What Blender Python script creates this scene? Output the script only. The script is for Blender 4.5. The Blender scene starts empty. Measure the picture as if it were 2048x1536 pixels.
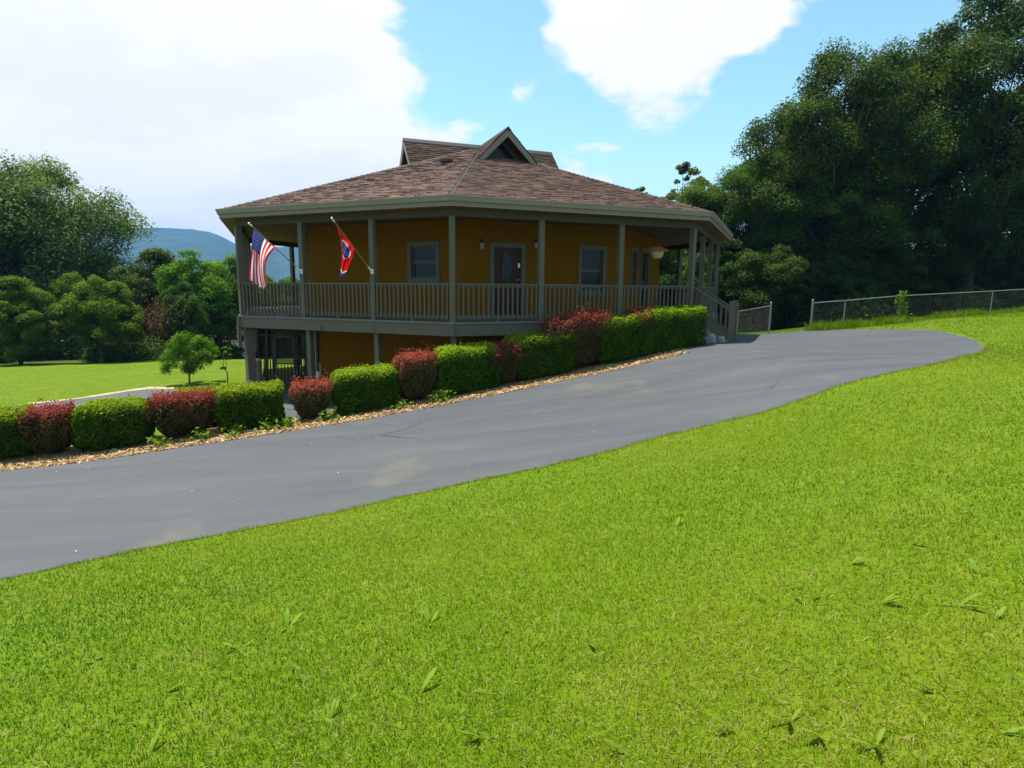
import bpy, math, random
import numpy as np
from math import sin, cos, tan, radians, pi, hypot, sqrt
from mathutils import Matrix, Vector
from mathutils.geometry import delaunay_2d_cdt

scene = bpy.context.scene
COL = scene.collection
random.seed(7)
RNG = np.random.default_rng(7)

# ------------------------------------------------------------------ camera
F_PX, PITCH, ROLL, CAMZ = 1209.0, radians(8.894), radians(0.439), 1.6   # focal length in pixels of the 2048 px photograph
cam_d = bpy.data.cameras.new('camera')
cam = bpy.data.objects.new('camera', cam_d)
COL.objects.link(cam)
cam_d.sensor_width = 36.0
cam_d.lens = 36.0 * F_PX / 2048.0
cam_d.clip_start = 0.1
cam_d.clip_end = 20000.0
cam.matrix_world = Matrix.Translation((0, 0, CAMZ)) @ Matrix.Rotation(pi / 2 - PITCH, 4, 'X') @ Matrix.Rotation(ROLL, 4, 'Z')
scene.camera = cam


def ray(u, v):
    """direction of a pixel of the 2048 x 1536 photograph, scaled so that y = 1"""
    a, b = u - 1024.0, v - 768.0
    c, s = cos(ROLL), sin(ROLL)
    px, py = c * a + s * b, -s * a + c * b
    y = F_PX * cos(PITCH) - py * sin(PITCH)
    z = -F_PX * sin(PITCH) - py * cos(PITCH)
    return np.array([px / y, 1.0, z / y])


# ------------------------------------------------------------------ node helpers
class NT:
    def __init__(self, tree):
        self.t = tree
        self.n = tree.nodes
        self.l = tree.links

    def node(self, kind, **kw):
        nd = self.n.new(kind)
        for k, v in kw.items():
            setattr(nd, k, v)
        return nd

    def put(self, sock, val):
        if isinstance(val, bpy.types.NodeSocket):
            self.l.new(val, sock)
        elif val is not None:
            if isinstance(val, (tuple, list)) and len(val) == 3 and sock.type == 'RGBA':
                val = (*val, 1.0)
            sock.default_value = val

    def math(self, op, a, b=None, c=None, clamp=False):
        nd = self.node('ShaderNodeMath', operation=op, use_clamp=clamp)
        for i, x in enumerate((a, b, c)):
            if x is not None:
                self.put(nd.inputs[i], x)
        return nd.outputs[0]

    def vmath(self, op, a, b=None, out=0):
        nd = self.node('ShaderNodeVectorMath', operation=op)
        self.put(nd.inputs[0], a)
        if b is not None:
            self.put(nd.inputs[1], b)
        return nd.outputs[out]

    def noise(self, vec, scale, detail=4.0, rough=0.55, dist=0.0, out='Fac'):
        nd = self.node('ShaderNodeTexNoise')
        if vec is not None:
            self.put(nd.inputs['Vector'], vec)
        nd.inputs['Scale'].default_value = scale
        nd.inputs['Detail'].default_value = detail
        nd.inputs['Roughness'].default_value = rough
        nd.inputs['Distortion'].default_value = dist
        return nd.outputs[out]

    def ramp(self, fac, stops, interp='LINEAR'):
        nd = self.node('ShaderNodeValToRGB')
        nd.color_ramp.interpolation = interp
        el = nd.color_ramp.elements
        while len(el) < len(stops):
            el.new(0.5)
        for e, (p, c) in zip(el, stops):
            e.position = p
            e.color = (*c, 1.0) if len(c) == 3 else c
        self.put(nd.inputs[0], fac)
        return nd.outputs[0]

    def mix(self, fac, a, b, mode='MIX'):
        nd = self.node('ShaderNodeMix', data_type='RGBA', blend_type=mode)
        self.put(nd.inputs[0], fac)
        self.put(nd.inputs[6], a)
        self.put(nd.inputs[7], b)
        return nd.outputs[2]

    def smooth(self, x, lo, hi, a=0.0, b=1.0):
        nd = self.node('ShaderNodeMapRange', interpolation_type='SMOOTHSTEP')
        self.put(nd.inputs[0], x)
        for i, v in zip((1, 2, 3, 4), (lo, hi, a, b)):
            nd.inputs[i].default_value = v
        return nd.outputs[0]


# ------------------------------------------------------------------ world, sun, exposure
SUN_EL, SUN_AZ = radians(72.0), radians(-62.0)      # azimuth from +Y (view direction) towards +X; sun up left behind the house
sun_dir = Vector((sin(SUN_AZ) * cos(SUN_EL), cos(SUN_AZ) * cos(SUN_EL), sin(SUN_EL)))
world = bpy.data.worlds.new('World')
scene.world = world
world.use_nodes = True
w = NT(world.node_tree)
w.n.clear()
sky = w.node('ShaderNodeTexSky', sky_type='NISHITA')
sky.sun_disc = False
sky.sun_elevation = SUN_EL
sky.sun_rotation = SUN_AZ
sky.altitude = 250.0
sky.air_density = 1.0
sky.dust_density = 0.6
sky.ozone_density = 1.3
dirv = w.vmath('NORMALIZE', w.node('ShaderNodeTexCoord').outputs['Generated'])
sep = w.node('ShaderNodeSeparateXYZ')
w.put(sep.inputs[0], dirv)
hz = w.math('MAXIMUM', w.math('ADD', sep.outputs[2], 0.22), 0.05)
cmb = w.node('ShaderNodeCombineXYZ')
w.put(cmb.inputs[0], w.math('DIVIDE', sep.outputs[0], hz))
w.put(cmb.inputs[1], w.math('DIVIDE', sep.outputs[1], hz))
w.put(cmb.inputs[2], 3.7)
cloud_p = cmb.outputs[0]
fbm = w.noise(cloud_p, 1.9, 10.0, 0.56, 0.25)
bias = -0.055
bias_s = None
for (u, v, k, amp) in ((200, 250, 9, .085), (620, 90, 40, .07), (0, 0, 12, .10), (740, 265, 90, .10), (1050, 248, 420, .11), (330, 330, 30, .1), (420, 430, 50, .30), (120, 400, 60, .12), (640, 330, 90, .08), (1400, 90, 50, .25), (1270, 40, 120, .10), (1370, 215, 190, .16),
                       (1560, 90, 160, .16), (1130, 30, 220, .10), (1440, 300, 170, -.16), (1290, 310, 260, -.12), (1150, 345, 420, .10), (900, 300, 140, .10), (930, 60, 75, -.22), (1800, 90, 18, -.16), (1640, 290, 60, -.2), (1020, 170, 120, -.12), (1130, 200, 260, -.12)):
    d = Vector(ray(u, v)).normalized()
    dot = w.vmath('DOT_PRODUCT', dirv, tuple(d), out=1)
    g = w.math('MULTIPLY', w.math('EXPONENT', w.math('MULTIPLY', w.math('SUBTRACT', dot, 1.0), float(k))), amp)
    bias_s = g if bias_s is None else w.math('ADD', bias_s, g)
cov = w.math('ADD', w.math('ADD', fbm, bias_s), bias)
mask = w.smooth(cov, 0.475, 0.575)
thick = w.smooth(cov, 0.60, 0.86)
shade = w.noise(cloud_p, 2.6, 5.0, 0.5)
cloud_col = w.mix(w.math('MULTIPLY', thick, w.smooth(shade, 0.42, 0.62)), (0.61, 0.605, 0.585), (0.55, 0.56, 0.55))
sky_lit = w.mix(1.0, sky.outputs[0], (0.120, 0.150, 0.115), 'MULTIPLY')
haze_low = w.smooth(sep.outputs[2], 0.0, 0.30, 0.45, 0.0)
sky_lit = w.mix(haze_low, sky_lit, (0.46, 0.52, 0.54))
col = w.mix(mask, sky_lit, cloud_col)
bg = w.node('ShaderNodeBackground')
w.put(bg.inputs[0], col)
bg.inputs[1].default_value = 1.0
out = w.node('ShaderNodeOutputWorld')
w.l.new(bg.outputs[0], out.inputs[0])

sun_d = bpy.data.lights.new('sun', 'SUN')
sun_d.energy = 5.0
sun_d.angle = radians(0.53)
sun_d.color = (1.0, 0.95, 0.86)
sun = bpy.data.objects.new('sun', sun_d)
COL.objects.link(sun)
sun.location = sun_dir * 60
sun.rotation_euler = sun_dir.to_track_quat('Z', 'Y').to_euler()

vs = scene.view_settings
vs.view_transform = 'Standard'
vs.look = 'None'
vs.exposure = 0.90
vs.gamma = 1.0
vs.use_curve_mapping = False
scene.cycles.max_bounces = 6
scene.cycles.diffuse_bounces = 3
scene.cycles.glossy_bounces = 2
scene.cycles.transmission_bounces = 4
scene.cycles.transparent_max_bounces = 6
scene.cycles.volume_bounces = 0

# ------------------------------------------------------------------ materials
MATS = {}


def new_mat(name):
    m = bpy.data.materials.new(name)
    m.use_nodes = True
    t = NT(m.node_tree)
    bsdf = t.n['Principled BSDF']
    MATS[name] = m
    return m, t, bsdf


def bump(t, bsdf, height, strength=0.3, dist=0.01):
    b = t.node('ShaderNodeBump')
    b.inputs['Strength'].default_value = strength
    b.inputs['Distance'].default_value = dist
    t.put(b.inputs['Height'], height)
    t.l.new(b.outputs[0], bsdf.inputs['Normal'])


def paint(name, c, rough=0.6, var=0.12, scale=3.0, fine=60.0, bstr=0.15, metal=0.0, streak=False, spec=0.22):
    m, t, b = new_mat(name)
    co = t.node('ShaderNodeTexCoord').outputs['Object']
    vec = co
    if streak:
        mp = t.node('ShaderNodeMapping')
        mp.inputs['Scale'].default_value = (1, 1, .12)
        t.put(mp.inputs[0], co)
        vec = mp.outputs[0]
    n1 = t.noise(vec, scale, 6.0, 0.6)
    n2 = t.noise(vec, fine, 3.0, 0.6)
    v = t.math('ADD', t.math('MULTIPLY', t.math('SUBTRACT', n1, 0.5), var * 3), t.math('MULTIPLY', t.math('SUBTRACT', n2, 0.5), var * 1.6))
    v = t.math('ADD', v, 1.0)
    t.put(b.inputs['Base Color'], t.vmath('MULTIPLY', t.node('ShaderNodeRGB').outputs[0], v))
    rgb = [n for n in t.n if n.type == 'RGB'][0]
    rgb.outputs[0].default_value = (*c, 1)
    b.inputs['Roughness'].default_value = rough
    b.inputs['Metallic'].default_value = metal
    b.inputs['Specular IOR Level'].default_value = spec
    if bstr:
        bump(t, b, n2, bstr, 0.004)
    return m


paint('trim', (0.130, 0.108, 0.078), 0.6, 0.10, 2.0, 30.0, 0.15, streak=True)
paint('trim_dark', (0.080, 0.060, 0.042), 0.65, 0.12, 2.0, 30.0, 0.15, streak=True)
paint('fascia', (0.22, 0.18, 0.145), 0.5, 0.05, 1.2, 25.0, 0.05)
paint('gutter', (0.285, 0.235, 0.19), 0.4, 0.06, 1.5, 20.0, 0.05)
paint('ceiling', (0.17, 0.085, 0.062), 0.6, 0.05, 1.2, 25.0, 0.1)
paint('stucco', (0.20, 0.082, 0.002), 0.9, 0.07, 1.1, 90.0, 0.4, spec=0.05)
paint('deck_wood', (0.17, 0.16, 0.14), 0.7, 0.12, 2.0, 40.0, 0.2)
paint('concrete', (0.24, 0.235, 0.22), 0.85, 0.14, 0.9, 60.0, 0.3)
paint('step_stone', (0.26, 0.26, 0.25), 0.8, 0.10, 3.0, 60.0, 0.3)
paint('door_wood', (0.06, 0.018, 0.012), 0.45, 0.15, 3.0, 40.0, 0.1, streak=True)
paint('window_frame', (0.12, 0.11, 0.085), 0.5, 0.05)
paint('white_frame', (0.62, 0.62, 0.58), 0.5, 0.05)
paint('brown_soffit', (0.09, 0.055, 0.05), 0.6, 0.1)
paint('dark_flash', (0.05, 0.05, 0.055), 0.6, 0.1)
paint('black_metal', (0.02, 0.02, 0.02), 0.4, 0.1)
paint('galv', (0.24, 0.25, 0.25), 0.45, 0.10, 4.0, 40.0, 0.05, metal=0.5)
paint('wire', (0.13, 0.135, 0.13), 0.5, 0.10, 4.0, 40.0, 0.0, metal=0.4)
paint('brass', (0.75, 0.66, 0.40), 0.3, 0.05, metal=0.6)
paint('pole_wood', (0.30, 0.18, 0.08), 0.5, 0.1)
paint('white_plastic', (0.75, 0.75, 0.72), 0.4, 0.04)
paint('tan_stucco', (0.44, 0.32, 0.22), 0.85, 0.1, 3.0, 60.0, 0.3)
paint('tan_cap_sunlit', (0.75, 0.64, 0.48), 0.8, 0.1, 3.0, 60.0, 0.3)  # sun on the pillar's top, painted in as a paler tan
paint('pot_cream', (0.40, 0.34, 0.22), 0.6, 0.06)
paint('bark', (0.075, 0.058, 0.042), 0.9, 0.25, 5.0, 30.0, 0.8, streak=True)
paint('twig', (0.10, 0.065, 0.045), 0.9, 0.2, 5.0, 30.0, 0.3)
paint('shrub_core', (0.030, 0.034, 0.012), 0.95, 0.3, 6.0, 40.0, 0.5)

m, t, b = new_mat('glass_dark')
t.put(b.inputs['Base Color'], (0.012, 0.018, 0.022))
b.inputs['Roughness'].default_value = 0.06
b.inputs['Specular IOR Level'].default_value = 0.22
co = t.node('ShaderNodeTexCoord').outputs['Object']
bump(t, b, t.noise(co, 2.0, 2.0), 0.05, 0.02)

m, t, b = new_mat('screen')
t.put(b.inputs['Base Color'], (0.03, 0.03, 0.03))
b.inputs['Roughness'].default_value = 0.8
b.inputs['Alpha'].default_value = 0.55

m, t, b = new_mat('lamp_glass')
t.put(b.inputs['Base Color'], (0.25, 0.25, 0.24))
b.inputs['Roughness'].default_value = 0.2


def cloth(name, c):
    m, t, b = new_mat(name)
    t.put(b.inputs['Base Color'], c)
    b.inputs['Roughness'].default_value = 0.75
    tr = t.node('ShaderNodeBsdfTranslucent')
    t.put(tr.inputs[0], c)
    ms = t.node('ShaderNodeMixShader')
    ms.inputs[0].default_value = 0.6
    t.l.new(b.outputs[0], ms.inputs[1])
    t.l.new(tr.outputs[0], ms.inputs[2])
    t.l.new(ms.outputs[0], t.n['Material Output'].inputs[0])


cloth('flag_red', (0.62, 0.012, 0.035))
cloth('flag_white', (0.78, 0.76, 0.78))
cloth('flag_blue', (0.045, 0.055, 0.27))
cloth('flag_bright_red', (0.75, 0.012, 0.008))


def leafmat(name, stops, trans=0.35, tint=(1.25, 1.2, .5), rough=0.6, spec=0.08, hue=.03):
    """stops: colour ramp over the per-leaf 'tone' attribute"""
    m, t, b = new_mat(name)
    at = t.node('ShaderNodeAttribute', attribute_name='tone').outputs['Fac']
    oi = t.node('ShaderNodeObjectInfo').outputs['Random']
    c = t.ramp(at, stops)
    hs = t.node('ShaderNodeHueSaturation')
    t.put(hs.inputs['Color'], c)
    t.put(hs.inputs['Value'], t.math('ADD', t.math('MULTIPLY', oi, 0.3), 0.85))
    t.put(hs.inputs['Hue'], t.math('ADD', t.math('MULTIPLY', oi, hue), 0.5 - hue / 2))
    c = hs.outputs[0]
    t.put(b.inputs['Base Color'], c)
    b.inputs['Roughness'].default_value = rough
    b.inputs['Specular IOR Level'].default_value = spec
    tr = t.node('ShaderNodeBsdfTranslucent')
    t.put(tr.inputs[0], t.mix(1.0, c, tint, 'MULTIPLY'))
    ms = t.node('ShaderNodeMixShader')
    ms.inputs[0].default_value = trans
    t.l.new(b.outputs[0], ms.inputs[1])
    t.l.new(tr.outputs[0], ms.inputs[2])
    t.l.new(ms.outputs[0], t.n['Material Output'].inputs[0])
    return m


leafmat('leaf_oak', [(0, (0.022, 0.055, 0.008)), (0.5, (0.060, 0.115, 0.012)), (1, (0.125, 0.185, 0.022))], 0.36)
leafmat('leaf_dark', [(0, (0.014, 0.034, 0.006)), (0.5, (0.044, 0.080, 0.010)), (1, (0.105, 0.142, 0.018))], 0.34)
leafmat('leaf_grey', [(0, (0.045, 0.082, 0.018)), (0.5, (0.110, 0.165, 0.040)), (1, (0.18, 0.235, 0.065))], 0.48, (1.15, 1.2, .6))
leafmat('leaf_light', [(0, (0.040, 0.095, 0.007)), (0.5, (0.090, 0.180, 0.011)), (1, (0.17, 0.26, 0.018))], 0.4)
leafmat('leaf_box', [(0, (0.022, 0.060, 0.004)), (0.5, (0.065, 0.140, 0.006)), (1, (0.23, 0.32, 0.012))], 0.42)  # last stop is the painted sunlit tone of the clipped tops
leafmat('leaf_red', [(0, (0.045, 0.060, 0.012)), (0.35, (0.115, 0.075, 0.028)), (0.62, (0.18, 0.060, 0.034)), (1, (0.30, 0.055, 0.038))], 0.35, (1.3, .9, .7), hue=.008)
leafmat('leaf_dead', [(0, (0.10, 0.055, 0.025)), (1, (0.22, 0.13, 0.06))], 0.2, (1, 1, 1))
leafmat('flower', [(0, (0.30, 0.08, 0.02)), (0.6, (0.45, 0.12, 0.02)), (1, (0.10, 0.14, 0.02))], 0.3, (1, 1, 1))
leafmat('grass_blade', [(0, (0.050, 0.130, 0.002)), (0.40, (0.125, 0.200, 0.002)), (0.8, (0.215, 0.245, 0.010)), (0.86, (0.26, 0.22, 0.06)), (1, (0.40, 0.33, 0.15))], 0.42, (1.15, 1.15, .4), 0.6, 0.08)
leafmat('weed_leaf', [(0, (0.14, 0.22, 0.014)), (1, (0.20, 0.29, 0.03))], 0.4, (1.1, 1.1, .6), 0.6, 0.08)

# lawn
m, t, b = new_mat('lawn')
co = t.node('ShaderNodeTexCoord').outputs['Object']
n_big = t.noise(co, 0.22, 4.0, 0.6)
n_mid = t.noise(co, 2.2, 5.0, 0.65)
n_fine = t.noise(co, 38.0, 4.0, 0.7)
c = t.ramp(n_fine, [(0.25, (0.045, 0.085, 0.003)), (0.5, (0.088, 0.148, 0.003)), (0.75, (0.135, 0.190, 0.007))])
c = t.mix(t.smooth(n_mid, 0.45, 0.75), c, (0.13, 0.175, 0.010))
c = t.mix(t.smooth(n_big, 0.45, 0.7), c, (0.095, 0.170, 0.004))
straw = t.math('MULTIPLY', t.smooth(t.noise(co, 0.9, 7.0, 0.7), 0.60, 0.72), 0.55)
c = t.mix(straw, c, (0.19, 0.17, 0.045))
# bare forest floor under the woods
at = t.node('ShaderNodeAttribute', attribute_name='wood').outputs['Fac']
c = t.mix(at, c, t.ramp(n_mid, [(0.3, (0.03, 0.028, 0.015)), (0.7, (0.055, 0.06, 0.02))]))
t.put(b.inputs['Base Color'], c)
b.inputs['Roughness'].default_value = 0.9
b.inputs['Specular IOR Level'].default_value = 0.1
bump(t, b, t.math('ADD', n_fine, t.math('MULTIPLY', n_mid, 2.0)), 0.5, 0.05)

# asphalt
m, t, b = new_mat('asphalt')
co = t.node('ShaderNodeTexCoord').outputs['Object']
mp = t.node('ShaderNodeMapping')
mp.inputs['Rotation'].default_value = (0, 0, radians(-21))
mp.inputs['Scale'].default_value = (0.30, 2.4, 1)
t.put(mp.inputs[0], co)
streaks = t.noise(mp.outputs[0], 0.8, 6.0, 0.6)
spk = t.noise(co, 160.0, 3.0, 0.7)
c = t.ramp(streaks, [(0.3, (0.043, 0.047, 0.055)), (0.52, (0.057, 0.061, 0.068)), (0.72, (0.078, 0.078, 0.078))])
c = t.mix(t.smooth(t.noise(co, 0.45, 6.0, 0.65), 0.55, 0.72), c, (0.098, 0.090, 0.073))
c = t.mix(t.math('MULTIPLY', t.math('SUBTRACT', spk, 0.45), 1.6), c, (0.11, 0.11, 0.11))
vor = t.node('ShaderNodeTexVoronoi', feature='DISTANCE_TO_EDGE')
t.put(vor.inputs['Vector'], t.vmath('ADD', co, t.vmath('MULTIPLY', t.noise(co, 1.5, 5.0, 0.6, out='Color'), (0.9, 0.9, 0.0))))
vor.inputs['Scale'].default_value = 0.22
crack = t.math('MULTIPLY', t.smooth(vor.outputs[0], 0.0, 0.006, 1.0, 0.0), t.smooth(t.noise(co, 0.5, 3.0), 0.5, 0.62))
c = t.mix(t.math('MULTIPLY', crack, 0.75), c, (0.022, 0.022, 0.024))
t.put(b.inputs['Base Color'], c)
b.inputs['Roughness'].default_value = 0.72
b.inputs['Specular IOR Level'].default_value = 0.35
bump(t, b, spk, 0.35, 0.006)

# mulch
m, t, b = new_mat('mulch_soil')
co = t.node('ShaderNodeTexCoord').outputs['Object']
n1 = t.noise(co, 22.0, 5.0, 0.7)
t.put(b.inputs['Base Color'], t.ramp(n1, [(0.3, (0.10, 0.055, 0.025)), (0.55, (0.26, 0.15, 0.065)), (0.75, (0.42, 0.28, 0.13))]))
b.inputs['Roughness'].default_value = 0.95
bump(t, b, n1, 0.9, 0.03)
leafmat('chip', [(0, (0.16, 0.075, 0.03)), (0.5, (0.40, 0.25, 0.11)), (1, (0.62, 0.46, 0.24))], 0.05, (1, 1, 1), 0.8, 0.1)
leafmat('litter', [(0, (0.45, 0.40, 0.30)), (1, (0.8, 0.78, 0.7))], 0.1, (1, 1, 1), 0.8, 0.1)

# dirt edge
m, t, b = new_mat('dirt')
co = t.node('ShaderNodeTexCoord').outputs['Object']
n1 = t.noise(co, 4.0, 6.0, 0.7)
t.put(b.inputs['Base Color'], t.ramp(n1, [(0.35, (0.18, 0.20, 0.03)), (0.5, (0.34, 0.26, 0.15)), (0.7, (0.44, 0.36, 0.24))]))
b.inputs['Roughness'].default_value = 0.95
bump(t, b, n1, 0.5, 0.02)

# shingles: colour by per-tab tone
m, t, b = new_mat('shingle')
at = t.node('ShaderNodeAttribute', attribute_name='tone').outputs['Fac']
co = t.node('ShaderNodeTexCoord').outputs['Object']
c = t.ramp(at, [(0, (0.070, 0.034, 0.025)), (0.35, (0.125, 0.062, 0.043)), (0.7, (0.175, 0.088, 0.058)), (1, (0.23, 0.125, 0.082))])
c = t.mix(t.math('MULTIPLY', t.math('SUBTRACT', t.noise(co, 90.0, 3.0, 0.7), 0.4), 0.8), c, (0.10, 0.075, 0.07))
c = t.mix(t.math('MULTIPLY', t.smooth(t.noise(co, 0.6, 4.0), 0.45, 0.75), 0.35), c, (0.12, 0.08, 0.075))
t.put(b.inputs['Base Color'], c)
b.inputs['Roughness'].default_value = 0.8
b.inputs['Specular IOR Level'].default_value = 0.35
bump(t, b, t.noise(co, 120.0, 3.0, 0.7), 0.5, 0.004)

m, t, b = new_mat('shingle_weathered')
at = t.node('ShaderNodeAttribute', attribute_name='tone').outputs['Fac']
t.put(b.inputs['Base Color'], t.ramp(at, [(0, (0.045, 0.032, 0.034)), (0.6, (0.085, 0.055, 0.052)), (1, (0.15, 0.085, 0.07))]))
b.inputs['Roughness'].default_value = 0.7

# far wooded mountain
m, t, b = new_mat('forest_far')
co = t.node('ShaderNodeTexCoord').outputs['Object']
n1 = t.noise(co, 0.02, 6.0, 0.7)
t.put(b.inputs['Base Color'], t.ramp(n1, [(0.35, (0.012, 0.034, 0.016)), (0.65, (0.035, 0.075, 0.03))]))
b.inputs['Roughness'].default_value = 1.0
b.inputs['Specular IOR Level'].default_value = 0.0


# ------------------------------------------------------------------ mesh helpers
def np_mesh(name, V, Fq, attrs=None, smooth=False):
    """V (n,3) vertices; Fq (m,k) faces of one size, or a list of such arrays"""
    V = np.ascontiguousarray(V, dtype=np.float32)
    if not isinstance(Fq, list):
        Fq = [Fq]
    loops = np.concatenate([f.ravel() for f in Fq]).astype(np.int32)
    tot = np.concatenate([np.full(len(f), f.shape[1], dtype=np.int32) for f in Fq])
    start = np.concatenate([[0], np.cumsum(tot)[:-1]]).astype(np.int32)
    me = bpy.data.meshes.new(name)
    me.vertices.add(len(V))
    me.vertices.foreach_set('co', V.ravel())
    me.loops.add(len(loops))
    me.loops.foreach_set('vertex_index', loops)
    me.polygons.add(len(tot))
    me.polygons.foreach_set('loop_start', start)
    if smooth:
        me.polygons.foreach_set('use_smooth', np.ones(len(tot), dtype=bool))
    me.update(calc_edges=True)
    for k, a in (attrs or {}).items():
        at = me.attributes.new(k, 'FLOAT', 'POINT')
        at.data.foreach_set('value', np.ascontiguousarray(a, dtype=np.float32))
    return me


def link(name, me, mat=None, parent=None):
    o = bpy.data.objects.new(name, me)
    COL.objects.link(o)
    if mat and me is not None and len(me.materials) == 0:
        for q in (mat if isinstance(mat, (list, tuple)) else (mat,)):
            me.materials.append(MATS[q])
    if parent is not None:
        o.parent = parent
    return o


def tag(o, label=None, cat=None, group=None, kind=None):
    if label:
        o['label'] = label
    if cat:
        o['category'] = cat
    if group:
        o['group'] = group
    if kind:
        o['kind'] = kind
    return o


def empty(name, loc=(0, 0, 0), rz=0.0):
    o = bpy.data.objects.new(name, None)
    COL.objects.link(o)
    o.location = loc
    o.rotation_euler = (0, 0, rz)
    o.empty_display_size = 0.2
    return o


class MB:
    """collects polygons"""
    def __init__(self):
        self.v, self.f, self.m, self.mi = [], [], [], 0

    def poly(self, pts):
        n = len(self.v)
        self.v += [tuple(map(float, p)) for p in pts]
        self.f.append(tuple(range(n, n + len(pts))))
        self.m.append(self.mi)

    def prism(self, base, top):
        """two rings of equal length (base counter-clockwise seen from above)"""
        n, k = len(self.v), len(base)
        self.v += [tuple(map(float, p)) for p in base] + [tuple(map(float, p)) for p in top]
        self.f.append(tuple(n + i for i in reversed(range(k))))
        self.f.append(tuple(n + k + i for i in range(k)))
        self.m += [self.mi] * 2
        for i in range(k):
            j = (i + 1) % k
            self.f.append((n + i, n + j, n + k + j, n + k + i))
            self.m.append(self.mi)

    def box(self, c, s, rz=0.0):
        cx, cy, cz = c
        a, b_, h = s[0] / 2, s[1] / 2, s[2] / 2
        q = [(cx + x * cos(rz) - y * sin(rz), cy + x * sin(rz) + y * cos(rz)) for x, y in ((-a, -b_), (a, -b_), (a, b_), (-a, b_))]
        self.prism([(x, y, cz - h) for x, y in q], [(x, y, cz + h) for x, y in q])

    def bar(self, p, q, w_, h_, up=(0, 0, 1)):
        """rectangular bar from p to q, w_ across and h_ along up"""
        p, q = Vector(p), Vector(q)
        d = (q - p).normalized()
        s = d.cross(Vector(up))
        s = s.normalized() if s.length > 1e-5 else Vector((1, 0, 0))
        u = s.cross(d).normalized()
        o = [s * (-w_ / 2) - u * (h_ / 2), s * (w_ / 2) - u * (h_ / 2), s * (w_ / 2) + u * (h_ / 2), s * (-w_ / 2) + u * (h_ / 2)]
        self.prism([p + x for x in o], [q + x for x in o])

    def tube(self, pts, rad, seg=8, cap=True):
        pts = [Vector(p) for p in pts]
        rad = rad if isinstance(rad, (list, tuple)) else [rad] * len(pts)
        n0 = len(self.v)
        ref = Vector((0.3, 0.2, 0.93))
        for i, p in enumerate(pts):
            d = (pts[min(i + 1, len(pts) - 1)] - pts[max(i - 1, 0)]).normalized()
            a = d.cross(ref)
            if a.length < 0.1:
                a = d.cross(Vector((1, 0, 0)))
            a.normalize()
            c = d.cross(a)
            for k in range(seg):
                t_ = 2 * pi * k / seg
                self.v.append(tuple(p + (a * cos(t_) + c * sin(t_)) * rad[i]))
        for i in range(len(pts) - 1):
            for k in range(seg):
                k2 = (k + 1) % seg
                self.f.append((n0 + i * seg + k, n0 + i * seg + k2, n0 + (i + 1) * seg + k2, n0 + (i + 1) * seg + k))
                self.m.append(self.mi)
        if cap:
            self.f.append(tuple(n0 + k for k in reversed(range(seg))))
            self.f.append(tuple(n0 + (len(pts) - 1) * seg + k for k in range(seg)))
            self.m += [self.mi] * 2

    def lathe(self, prof, c, seg=20):
        self.tube([(c[0], c[1], c[2] + z) for r, z in prof], [max(r, 1e-3) for r, z in prof], seg)

    def mesh(self, name, dz=0.0, smooth=False):
        me = bpy.data.meshes.new(name)
        v = self.v if not dz else [(x, y, z + dz) for x, y, z in self.v]
        me.from_pydata(v, [], self.f)
        if any(self.m):
            me.polygons.foreach_set('material_index', self.m)
        if smooth:
            me.polygons.foreach_set('use_smooth', [True] * len(self.f))
        me.update()
        return me


def in_poly(P, poly):
    x, y = P[:, 0], P[:, 1]
    r = np.zeros(len(P), dtype=bool)
    n = len(poly)
    for i in range(n):
        x1, y1 = poly[i]
        x2, y2 = poly[(i + 1) % n]
        c = (y1 > y) != (y2 > y)
        with np.errstate(divide='ignore', invalid='ignore'):
            xi = (x2 - x1) * (y - y1) / (y2 - y1 + 1e-12) + x1
        r ^= c & (x < xi)
    return r


# ------------------------------------------------------------------ the lie of the land
KD = 0.385                                   # the drive runs parallel to the house's right front side
E2 = np.array([1, KD]) / hypot(1, KD)        # along the drive, uphill
N2 = np.array([KD, -1]) / hypot(1, KD)       # across it, towards the lawn
EDGE = np.array([4.9, 14.9])                 # a point of its far edge
FAR_PX = [(0, 937), (151, 925), (303, 901), (454, 879), (560, 863), (670, 846), (780, 828), (894, 806), (999, 786), (1105, 764), (1193, 746), (1280, 727), (1368, 705), (1410, 697)]


def on_drive_plane(u, v, off=0.0):
    """pixel -> point on the vertical plane along the drive's far edge, off metres towards the house"""
    r = ray(u, v)
    p0 = EDGE - N2 * off
    y = (p0[1] - p0[0] * KD) / (1 - KD * r[0])
    P = r * y
    return np.array([P[0], P[1], P[2] + CAMZ])


prof = [on_drive_plane(*q) for q in FAR_PX]
PU = np.array([-60, -25, -12] + [p[:2] @ E2 for p in prof] + [12.5, 30])
PZ = np.array([-3.0, -2.4, -1.75] + [p[2] for p in prof] + [0.22, 0.5])
EDGE_N = EDGE @ N2


def drive_z(u):
    return np.interp(u, PU, PZ)


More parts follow.
